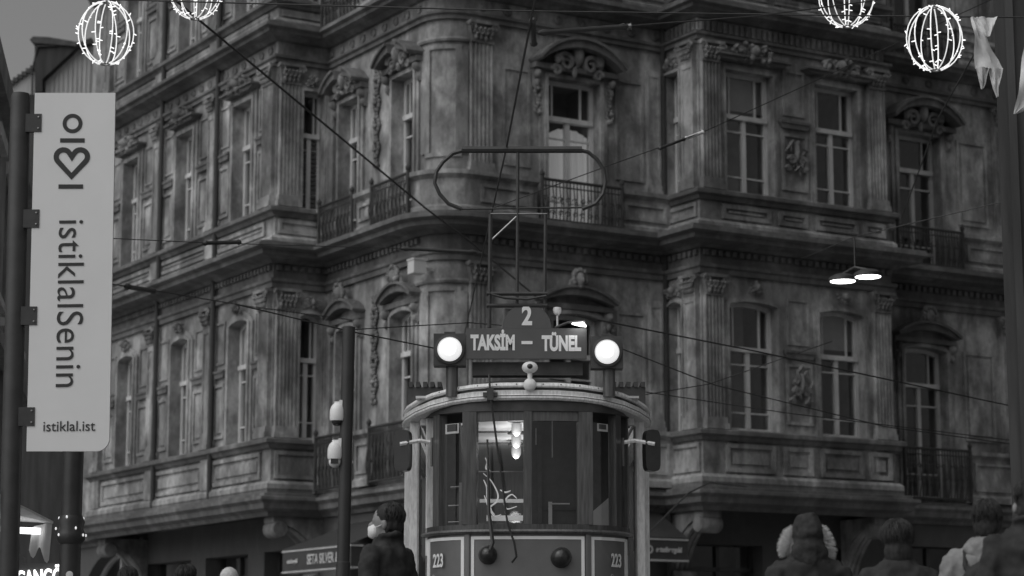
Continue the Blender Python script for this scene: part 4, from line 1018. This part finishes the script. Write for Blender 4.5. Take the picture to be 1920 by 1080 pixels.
# ------------------------------------------------------------------ camera pole
P_ = empty('camera_pole', (-1.325, 18.0, 0)); tag(P_, 'slim grey pole carrying two white dome cameras left of the tram', 'pole')
PL = lambda u, v, z: (u + (z - 3.3) * .012 - .0, v, z)
MB(PL).lathe([(.058, 0), (.058, 1.42), (.052, 1.425), (.052, 3.32), (.0, 3.325)], (0, 0, 0), 18).build('shaft', 'grey_pole', P_, 40)
for i, (zz, dx) in enumerate(((2.61, -.075), (2.30, -.085))):
    q = MB(PL); q.box(dx - .01, -.03, -.03, .03, zz + .075, zz + .10); q.tube([(dx, 0, zz + .10), (dx, -.0, zz + .04)], .03, 10); q.box(-.06, -.035, -.045, .045, zz + .0, zz + .11)
    q.lathe([(.03, zz + .085), (.05, zz + .065), (.062, zz + .03), (.064, zz - .03), (.058, zz - .055), (.0, zz - .055)], (dx, -.01, 0), 18)
    cmr = q.build('dome_camera', 'camera_white', P_, 45); cmr['label'] = ('upper white dome camera with dark dome', 'lower white dome camera with visible lens')[i]
    if i == 0: MB(PL).lathe([(.046, zz - .056), (.046, zz - .068), (.03, zz - .092), (.0, zz - .10)], (dx, -.01, 0), 16).build('dome', 'black_rubber', cmr, 50)
    else:
        MB(PL).ell((dx, -.01, zz - .075), (.052, .052, .05), 14, 10).build('turret', 'camera_white', cmr, 50)
        MB(PL).box(dx - .03, dx + .03, -.068, -.05, zz - .095, zz - .055).build('lens_window', 'black_rubber', cmr)

# ------------------------------------------------------------------ light globes
def globe(loc, r, label, seed, turn=0.0):
    rnd = random.Random(seed); o = empty('light_globe', loc); tag(o, label, 'light globe', 'lit wire globes hung over the street')
    n = 10
    for i in range(n):
        a = turn + 2 * math.pi * i / n; pts = []
        for j in range(15):
            ph = -math.pi / 2 + .16 + (math.pi - .32) * j / 14; pts.append((r * math.cos(ph) * math.cos(a) * .93, r * math.cos(ph) * math.sin(a) * .93, r * 1.1 * math.sin(ph)))
        MB().tube(pts, .0052, 6).build('lit_rib', 'rope_light', o, 60)
    for zz in (-1, 1): MB().tube([(.15 * r * math.cos(t * .5236), .15 * r * math.sin(t * .5236), zz * r * 1.085) for t in range(13)], .008, 6).build('end_ring', 'steel', o, 60)
    q = MB()
    for i in range(n):
        a = turn + 2 * math.pi * i / n
        for j in range(6):
            ph = rnd.uniform(-1.2, 1.2); rr = r * .95; d = Vector((math.cos(ph) * math.cos(a), math.cos(ph) * math.sin(a), math.sin(ph) * 1.15))
            tdir = (Vector((-math.sin(a), math.cos(a), 0)) * rnd.choice((-1, 1)) + d * .5 + Vector((0, 0, rnd.uniform(-.3, .3)))).normalized()
            c = d * rr; q.tube([tuple(c), tuple(c + tdir * .03)], .0045, 5)
    kind(q.build('fairy_bulbs', 'fairy_glow', o), 'stuff')
    MB().tube([(0, 0, r * 1.09), (0, 0, r * 1.09 + .12)], .006, 6).build('hanger', 'iron', o)
    return o
globe((-3.373, 18, 5.791), .245, 'lit wire globe hanging just above the banner sign', 1, .1)
globe((-3.224, 22, 7.41), .29, 'lit wire globe cut by the top edge near the thick cable', 2, .4)
globe((3.10, 20, 6.74), .285, 'lit wire globe cut by the top edge, left of the flag globe', 3, .25)
globe((3.509, 18, 5.745), .25, 'lit wire globe beside the white flag at upper right', 4, .0)

# ------------------------------------------------------------------ hanging cloth flags
def flag(label, loc, outline, seed):
    rnd = random.Random(seed); vs = []; fs = []; n = 14
    L0, R0 = outline
    for i in range(n + 1):
        t = i / n
        def at_(pl):
            k = t * (len(pl) - 1); a = min(int(k), len(pl) - 2); f = k - a; return pl[a][0] + (pl[a + 1][0] - pl[a][0]) * f, pl[a][1] + (pl[a + 1][1] - pl[a][1]) * f
        a, c = at_(L0), at_(R0)
        for j in range(9):
            s_ = j / 8; vs.append((a[0] + (c[0] - a[0]) * s_, .05 * math.sin(s_ * 7 + t * 5) + .03 * math.sin(t * 9), a[1] + (c[1] - a[1]) * s_))
    fs = [(i * 9 + j, i * 9 + j + 1, (i + 1) * 9 + j + 1, (i + 1) * 9 + j) for i in range(n) for j in range(8)]
    q = MB(); q.add(vs, fs); o = q.build('cloth_flag', 'flag_cloth', None, 80, loc); tag(o, label, 'flag'); return o
def cloth(name, label, Y, strips, seed, parent=None):
    o0 = at(strips[0][0][1], strips[0][0][0], Y); first = None
    for si, rows in enumerate(strips):
        fine = []
        for (ya, la, ra), (yb, lb, rb) in zip(rows, rows[1:]):
            for j in range(4): t = j / 4; fine.append((ya + (yb - ya) * t, la + (lb - la) * t, ra + (rb - ra) * t))
        fine.append(rows[-1]); vs = []; m = 9
        for y, xl, xr in fine:
            for j in range(m):
                f = j / (m - 1); p = at(xl + (xr - xl) * f, y, Y) - o0
                w_ = .022 * math.sin(f * 8 + y * .05 + seed) + .014 * math.sin(f * 17 - y * .11 + si) + .02 * math.sin(y * .07 + si * 2)
                vs.append((p.x, p.y + w_, p.z))
        q = MB(); q.add(vs, [(i * m + j, i * m + j + 1, (i + 1) * m + j + 1, (i + 1) * m + j) for i in range(len(fine) - 1) for j in range(m - 1)])
        if first is None: first = q.build('cloth_flag', 'flag_cloth', None, 80, o0); tag(first, label, 'flag')
        else: q.build('torn_tail' if si < 3 else 'folded_corner', 'flag_cloth', first, 80)
    return first
cloth('cloth_flag', 'torn white cloth flag hanging beside the lit globe, upper right', 18.3, (
    [(31, 1821, 1834), (50, 1823, 1842), (70, 1825, 1849), (90, 1826, 1860), (110, 1828, 1873), (128, 1829, 1881)],
    [(127, 1829, 1854), (145, 1834, 1850), (158, 1839, 1848), (166, 1841, 1844)],
    [(127, 1855, 1881), (145, 1858, 1878), (165, 1862, 1872), (183, 1867, 1870)],
    [(31, 1831, 1870), (40, 1836, 1866), (55, 1842, 1861), (70, 1847, 1855)]), 1)
cloth('cloth_flag', 'white cloth flag cut off by the right edge', 18.2, ([(60, 1925, 1990), (120, 1916, 1985), (170, 1909, 1970), (200, 1903, 1935), (212, 1902, 1908)],), 2)

# ------------------------------------------------------------------ hanging street light
Hl = empty('hanging_street_light', (4.20, 27.0, 5.30)); tag(Hl, 'twin oval street light glowing in front of the right bay', 'street light')
for dx, dy in ((-.13, .16), (.13, -.16)):
    MB().lathe([(.0, .07), (.10, .06), (.17, .02), (.175, -.02), (.16, -.025)], (dx, dy, 0), 20).build('housing', 'iron', Hl, 40)
    MB().lathe([(.16, -.022), (.15, -.03), (.08, -.035), (.0, -.037)], (dx, dy, 0), 20).build('diffuser', 'led_panel', Hl, 60)
q = MB(); q.tube([(-.13, .16, .06), (0, 0, .12), (.13, -.16, .06)], .02, 6); q.tube([(0, 0, .12), (0, 0, .5)], .012, 6); q.build('hanger', 'iron', Hl)

# ------------------------------------------------------------------ overhead wires
def wire(name, label, pts, r, sag=0.0, cat='wire', extra=None):
    P = [Vector(p) for p in pts]; out = []
    for a, c in zip(P, P[1:]):
        n = 8
        for i in range(n): t = i / n; q = a.lerp(c, t); q.z -= sag * 4 * t * (1 - t); out.append(q)
    out.append(P[-1]); o0 = out[0].copy()
    q = MB().tube([tuple(p - o0) for p in out], r, 6)
    o = q.build(name, 'iron', None, 60, o0); tag(o, label, cat)
    for (a, c, rr, nm, m) in (extra or []):
        a, c = Vector(a) - o0, Vector(c) - o0; k = [a.lerp(c, t) for t in (0, .06, .12, .5, .88, .94, 1)]
        MB().tube([tuple(p) for p in k], [rr * .6, rr * 1.5, rr, rr, rr, rr * 1.5, rr * .6], 8).build(nm, m, o, 40)
    return o
wire('contact_wire', 'thin contact wire running overhead down to the tram collector', [at(1040, -260, 13), at(1003, 0, 15.4), at(950, 275, 20.0), at(905, 475, 25), at(886, 560, 29), at(868, 640, 36)], .009)
wire('span_wire', 'thin horizontal wire crossing the top of the picture', [at(-300, -14, 18.6), at(240, 0, 18.6), at(1000, 21, 18.6), at(1660, 30, 18.6), at(2250, 36, 18.6)], .007, .0)
wire('thick_cable', 'thick dark cable slanting down from the top left to the corner building', [at(300, -24, 24), at(352, 20, 24.4), at(800, 392, 31), at(880, 452, 32.5), at(1040, 585, 36)], .014, 0)
wire('pull_off_rod', 'dark insulated rod reaching right from the contact wire near the top', [at(1000, 62, 16.2), at(1185, 48, 16.6), at(1420, 30, 17.2), at(2100, -60, 18.5)], .006, 0, 'wire', [(at(1008, 62, 16.2), at(1180, 49, 16.6), .018, 'insulator', 'iron'), (at(1176, 50, 16.6), at(1184, 49, 16.6), .022, 'end_cap', 'steel'), (at(999, 35, 16.0), at(1001, 85, 16.3), .02, 'clamp', 'iron')])
wire('pull_off_wire', 'thin wire with pale insulator rod in front of the right bay cheek', [at(925, 390, 22.5), at(1140, 311, 23), at(1322, 246, 23.6), at(1515, 158, 24.5), at(1900, -20, 26)], .006, 0, 'wire', [(at(1235, 279, 23.3), at(1285, 260, 23.5), .016, 'insulator', 'iron'), (at(1285, 260, 23.5), at(1320, 247, 23.6), .018, 'pale_sleeve', 'metal_box')])
wire('pull_off_wire', 'thin wire with two dark insulators crossing the left bay', [at(60, 440, 22), at(380, 455, 23.5), at(752, 466, 25), at(905, 474, 25.2)], .005, 0, 'wire', [(at(380, 456, 23.5), at(452, 454, 23.8), .022, 'insulator', 'iron'), (at(752, 466, 25), at(895, 473, 25.2), .020, 'insulator', 'iron')])
wire('street_wire', 'dark wire from behind the route board down to the right edge', [at(1080, 592, 24), at(1400, 655, 25.5), at(1900, 762, 28)], .009, .0)
wire('street_wire', 'dark wire passing behind the right headlamp towards the right windows', [at(1130, 640, 24), at(1340, 722, 26), at(1660, 800, 28), at(1950, 840, 30)], .007, 0)
wire('street_wire', 'lowest thin wire crossing the right bay windows', [at(1210, 735, 25), at(1480, 775, 27), at(1900, 826, 30)], .006, 0)
wire('street_wire', 'pale thin wire rising right from the tram roof', [at(1210, 740, 25), at(1330, 720, 26), at(1560, 640, 29)], .006, 0)
wire('street_wire', 'dark wire from the camera pole top to the left headlamp', [at(440, 570, 20), at(660, 622, 21), at(830, 656, 22)], .007, 0)
wire('street_wire', 'thin wire from the camera pole top to the route board', [at(660, 618, 21), at(880, 605, 23), at(940, 610, 24)], .006, 0)
wire('street_wire', 'thin dark wire drooping across the left bay lower windows', [at(205, 532, 26), at(290, 545, 28), at(470, 575, 30), at(660, 600, 32)], .008, 0, 'wire', [(at(235, 537, 26.6), at(290, 546, 28), .03, 'insulator', 'iron')])
wire('street_wire', 'thin wire slanting from the flag down to the far right window', [at(1850, 60, 26), at(1760, 220, 27.5), at(1690, 410, 30)], .01, 0)
wire('lamp_wire', 'thin wire carrying the twin street light', [on_b(TRB, 7.2, .1, 8.3), Vector((4.2, 27, 5.8)), Vector((9.5, 24, 6.6))], .006, .0)
wire('loop_cable', 'dark cable looping off the right bay bracket', [at(1215, 1000, 35), at(1290, 925, 36.5), at(1330, 905, 37), at(1400, 912, 37.5)], .014, -.0)

# ------------------------------------------------------------------ people
def person(loc, rz, h, label, coat, hairm, style):
    """local frame: the person faces +Y"""
    o = empty('person', loc, rz); tag(o, label, 'person'); k = h / 1.75
    hd = 1.62 * k
    b = MB(); yaw = style.get('yaw', 0.0); HM = Matrix.Rotation(yaw, 3, 'Z')
    hs_ = style.get('hs', 1.1); kb = k
    def H(x, y, z):
        p = HM @ Vector((x, y, 0)); return (p.x * k * hs_, p.y * k * hs_ + .01, hd + z * k * hs_ - .014)
    b.ell(H(0, .005, .03), (.075 * k * hs_, .098 * k * hs_, .105 * k * hs_), 14, 10, HM); b.ell(H(0, .045, -.05), (.058 * k * hs_, .062 * k * hs_, .075 * k * hs_), 12, 8, HM)
    b.ell(H(0, .118, -.012), (.014 * k * hs_, .02 * k * hs_, .03 * k * hs_), 8, 6, HM); b.ell(H(0, .088, .028), (.05 * k * hs_, .02 * k * hs_, .012 * k * hs_), 8, 5, HM); b.ell(H(0, .098, -.058), (.024 * k * hs_, .014 * k * hs_, .01 * k * hs_), 8, 5, HM)
    if not (style.get('full') or style.get('len')):
      for s_ in (-1, 1): b.ell(H(s_ * .088, .0, -.01), (.014 * k * hs_, .024 * k * hs_, .036 * k * hs_), 8, 6, HM)
    b.tube([(0, -.0, hd - .2 * k), (0, .01, hd - .03 * k)], [.065 * k, .058 * k], 12)
    b.ell((0, 0, 1.30 * k), (.17 * k, .10 * k, .2 * k), 12, 8); b.ell((0, 0, 1.0 * k), (.15 * k, .10 * k, .18 * k), 12, 8)
    for s_ in (-1, 1):
        b.tube([(s_ * .19 * k, 0, 1.40 * k), (s_ * .25 * k, -.01, 1.12 * k), (s_ * .22 * k, .10, .90 * k)], [.05 * k, .042 * k, .035 * k], 10); b.ell((s_ * .21 * k, .14, .86 * k), (.03 * k, .045 * k, .05 * k), 8, 6)
        b.tube([(s_ * .09 * k, 0, .95 * k), (s_ * .10 * k, .01, .5 * k), (s_ * .10 * k, -.01, .09 * k)], [.085 * k, .06 * k, .042 * k], 10); b.ell((s_ * .10 * k, .05, .045 * k), (.045 * k, .12 * k, .045 * k), 8, 6)
    body = remesh(b.build('body', 'skin', o), .011, 3)
    # trousers and shoes
    t = MB()
    for s_ in (-1, 1):
        t.tube([(s_ * .09 * k, 0, .98 * k), (s_ * .10 * k, .01, .5 * k), (s_ * .10 * k, -.01, .10 * k)], [.10 * k, .078 * k, .068 * k], 12)
    t.ell((0, 0, .96 * k), (.18 * k, .12 * k, .12 * k), 12, 8); remesh(t.build('trousers', 'dark_coat', o), .02, 3)
    t = MB()
    for s_ in (-1, 1): t.ell((s_ * .10 * k, .05, .05 * k), (.055 * k, .14 * k, .05 * k), 10, 6)
    t.build('shoes', 'black_rubber', o, 60)
    # coat: torso loft and sleeves fused to one surface
    c = MB(); sw = style.get('sw', 1.0) * k; puff = style.get('puff', 0.0)
    rows = [(.62, .215, .15), (.85, .225, .155), (1.05, .215, .145), (1.22, .225, .15), (1.34, .235, .145), (1.42, .20, .125), (1.475, .115, .095), (1.52, .085, .085)]
    vs = []; n = 20
    for z, rx, ry in rows:
        for i in range(n):
            a = 2 * math.pi * i / n; vs.append(((rx + puff) * sw * math.cos(a), (ry + puff) * k * math.sin(a), z * k))
    m = len(rows)
    c.add(vs, [tuple(range(n))[::-1], tuple(range((m - 1) * n, m * n))] + [(i * n + j, i * n + (j + 1) % n, (i + 1) * n + (j + 1) % n, (i + 1) * n + j) for i in range(m - 1) for j in range(n)])
    for s_ in (-1, 1):
        c.ell((s_ * .205 * sw, 0, 1.36 * k), (.085 * k, .09 * k, .085 * k), 10, 8)
        c.tube([(s_ * .21 * sw, 0, 1.37 * k), (s_ * .285 * sw, -.02, 1.12 * k), (s_ * .25 * sw, .09, .90 * k), (s_ * .2 * sw, .16, .84 * k)], [.082 * k + puff, .075 * k + puff, .06 * k, .05 * k], 12)
    if style.get('collar'): c.tube([(.10 * k * math.cos(a), .10 * k * math.sin(a) - .005, 1.515 * k + .025 * math.sin(-a)) for a in [2 * math.pi * i / 16 for i in range(17)]], .02 * k, 8)
    remesh(c.build('coat', coat, o), .016, 4, (style.get('wr', .055), .10))
    # hair, made of overlapping locks
    if style.get('hair', True):
        hh = MB(); ln_ = style.get('len', 0.0)
        hh.ell(H(0, -.018, .058), (.088 * k * hs_, .103 * k * hs_, .096 * k * hs_), 14, 10, HM); hh.ell(H(0, -.055, .0), (.074 * k * hs_, .062 * k * hs_, .09 * k * hs_), 12, 8, HM)
        if style.get('full'): hh.ell(H(0, -.015, .005), (.104 * k, .085 * k, .09 * k), 12, 8, HM); hh.ell(H(0, .0, .085), (.09 * k * hs_, .11 * k * hs_, .075 * k * hs_), 12, 8, HM)
        rnd = random.Random(int(h * 1000))
        for i in range(26):
            a = rnd.uniform(math.pi * .9, math.pi * 2.1); hh.ell(H(.072 * math.cos(a), -.02 + .07 * math.sin(a), rnd.uniform(-.05, .12)), (.02 * k, .02 * k, .035 * k), 6, 5, HM)
        if ln_: hh.ell(H(0, -.045, -.055), (.108 * k, .092 * k, .13 * k), 14, 10, HM); hh.ell(H(0, -.02, .04), (.105 * k, .11 * k, .11 * k), 14, 10, HM)
        remesh(hh.build('hair', hairm, o), .009, 3, (.006, .02))
        st = MB(); wide = 1.2 if ln_ else 1.0
        for i in range(240):
            a = rnd.uniform(math.pi * .98, math.pi * 2.02); p0 = rnd.uniform(.2, 1.35); p1 = p0 - rnd.uniform(.4, .9); rr = rnd.uniform(1.0, 1.06) * wide; pts = []
            for j in range(4):
                ph = p0 + (p1 - p0) * j / 3; a2 = a + .12 * math.sin(j + i)
                pts.append(H(.092 * rr * math.cos(ph) * math.cos(a2), -.02 + .108 * rr * math.cos(ph) * math.sin(a2), .055 + .1 * rr * math.sin(ph)))
            st.tube(pts, [.003, .004, .0035, .001], 4)
        st.build('hair_strands', hairm, o, 80)
    if style.get('mask'):
        q = MB(); q.ell(H(0, .085, -.052), (.06 * k * hs_, .048 * k * hs_, .056 * k * hs_), 14, 10, HM); q.ell(H(0, .12, -.035), (.02 * k * hs_, .022 * k * hs_, .03 * k * hs_), 8, 6, HM); q.ell(H(0, .11, -.07), (.035 * k * hs_, .03 * k * hs_, .03 * k * hs_), 8, 6, HM)
        remesh(q.build('face_mask', 'mask_cloth', o), .008, 3)
        q = MB()
        for s_ in (-1, 1): q.tube([H(s_ * .058, .08, -.03), H(s_ * .085, .0, .0)], .003, 5)
        q.build('mask_strap', 'mask_cloth', o)
    if style.get('hood'):
        q = MB(); q.ell(H(0, -.03, .04), (.112 * k, .135 * k, .15 * k), 16, 12); q.ell(H(0, -.06, -.10), (.142 * k, .12 * k, .13 * k), 14, 10); q.ell(H(0, -.04, -.17), (.16 * k, .12 * k, .08 * k), 14, 8)
        remesh(q.build('hood', coat, o), .011, 2, (.045, .07))
        rnd = random.Random(3); f = MB(); fb = MB()
        for s_ in (-1, 1):
            big = 1.0 if s_ > 0 else .82; M_ = Matrix.Rotation(-s_ * .42, 3, 'Y'); c_ = Vector(H(s_ * .110, .045, -.02)); rad = Vector((.034 * big, .03, .10 * big))
            fb.ell(tuple(c_), tuple(rad), 12, 10, M_)
            for i in range(1100):
                d = Vector((rnd.gauss(0, 1), rnd.gauss(0, 1), rnd.gauss(0, 1))).normalized()
                p = c_ + M_ @ Vector((d.x * rad.x, d.y * rad.y, d.z * rad.z)) * .95
                q_ = (M_ @ Vector((d.x * .8 + s_ * .6, d.y * .3 - .25, d.z * .7 - .25))).normalized() * rnd.uniform(.025, .06)
                f.tube([tuple(p), tuple(p + q_ * .6), tuple(p + q_ + Vector((0, 0, -.004)))], [.0034, .0026, .0006], 3)
        f.build('fur_trim', 'fur', o); fb.build('fur_base', 'fur', o, 60)
    if style.get('lowhood'):
        q = MB(); q.ell((0, -.03 * k, 1.475 * k), (.135 * k, .115 * k, .055 * k), 14, 8); q.ell((0, -.10 * k, 1.43 * k), (.15 * k, .075 * k, .085 * k), 14, 8); q.ell((0, -.12 * k, 1.36 * k), (.10 * k, .06 * k, .09 * k), 12, 8)
        remesh(q.build('folded_hood', coat, o), .011, 5, (.035, .06))
    if style.get('bag'):
        q = MB(); q.ell((0.02, -.2 * k, 1.12 * k), (.21 * k, .10 * k, .24 * k), 14, 10); q.tube([(.12, -.18, 1.3 * k), (.13, -.06, 1.43 * k), (.12, .08, 1.36 * k)], .02, 6); q.tube([(-.12, -.18, 1.3 * k), (-.13, -.06, 1.43 * k), (-.12, .08, 1.36 * k)], .02, 6)
        bg_ = remesh(q.build('backpack', 'black_coat', o), .014, 3, (.02, .12))
    if style.get('cap'):
        q = MB(); q.ell(H(0, -.01, .05), (.092 * k, .112 * k, .10 * k), 14, 10); q.ell(H(0, -.01, -.0), (.094 * k, .114 * k, .03 * k), 14, 6); remesh(q.build('knit_hat', 'knit', o), .009, 2, (.006, .02))
    return o
def stand(px, top_y, Y, lift=0.0):
    p = at(px, top_y, Y); return (p.x, p.y, 0.0), p.z
l, h = stand(728, 946, 17.0); person(l, R_(58), h, 'man in black coat with white face mask standing left of the tram', 'black_coat', 'hair', {'hs': 1.04, 'yaw': R_(22), 'mask': True, 'collar': True, 'sw': 1.0})
l, h = stand(1513, 962, 15.0); person(l, R_(4), h - .035, 'person in dark parka with pale fur-edged hood', 'black_coat', 'hair', {'hood': True, 'hair': False, 'puff': .02, 'wr': .05})
l, h = stand(1682, 984, 14.5); person(l, R_(-6), h, 'dark-haired person in dark jacket between the fur hood and the grey hoodie', 'dark_coat', 'hair', {'full': True, 'len': .08, 'puff': .01})
l, h = stand(1850, 943, 14.0); person(l, R_(-20), h, 'person in light grey hooded top with dark hair and dark backpack', 'grey_hoodie', 'hair', {'full': True, 'lowhood': True, 'puff': .02, 'bag': True})
l, h = stand(1930, 906, 13.0); person(l, R_(-8), h, 'man with short hair cut off by the right edge, ear lit', 'black_coat', 'hair', {'full': False, 'collar': True, 'yaw': R_(10)})
l, h = stand(430, 1064, 16.0); person(l, R_(10), h, 'person in pale knit hat, only the hat showing at the bottom', 'dark_coat', 'hair', {'cap': True, 'hair': False})
l, h = stand(350, 1062, 17.5); person(l, R_(-15), h, 'dark-haired person, only the crown showing left of the knit hat', 'black_coat', 'hair', {'full': True})
l, h = stand(240, 1066, 18.3); person(l, R_(20), h, 'dark-haired person low at bottom left below the bay', 'black_coat', 'hair', {'full': True})
# pale chair-back-like bag between the people at the bottom right
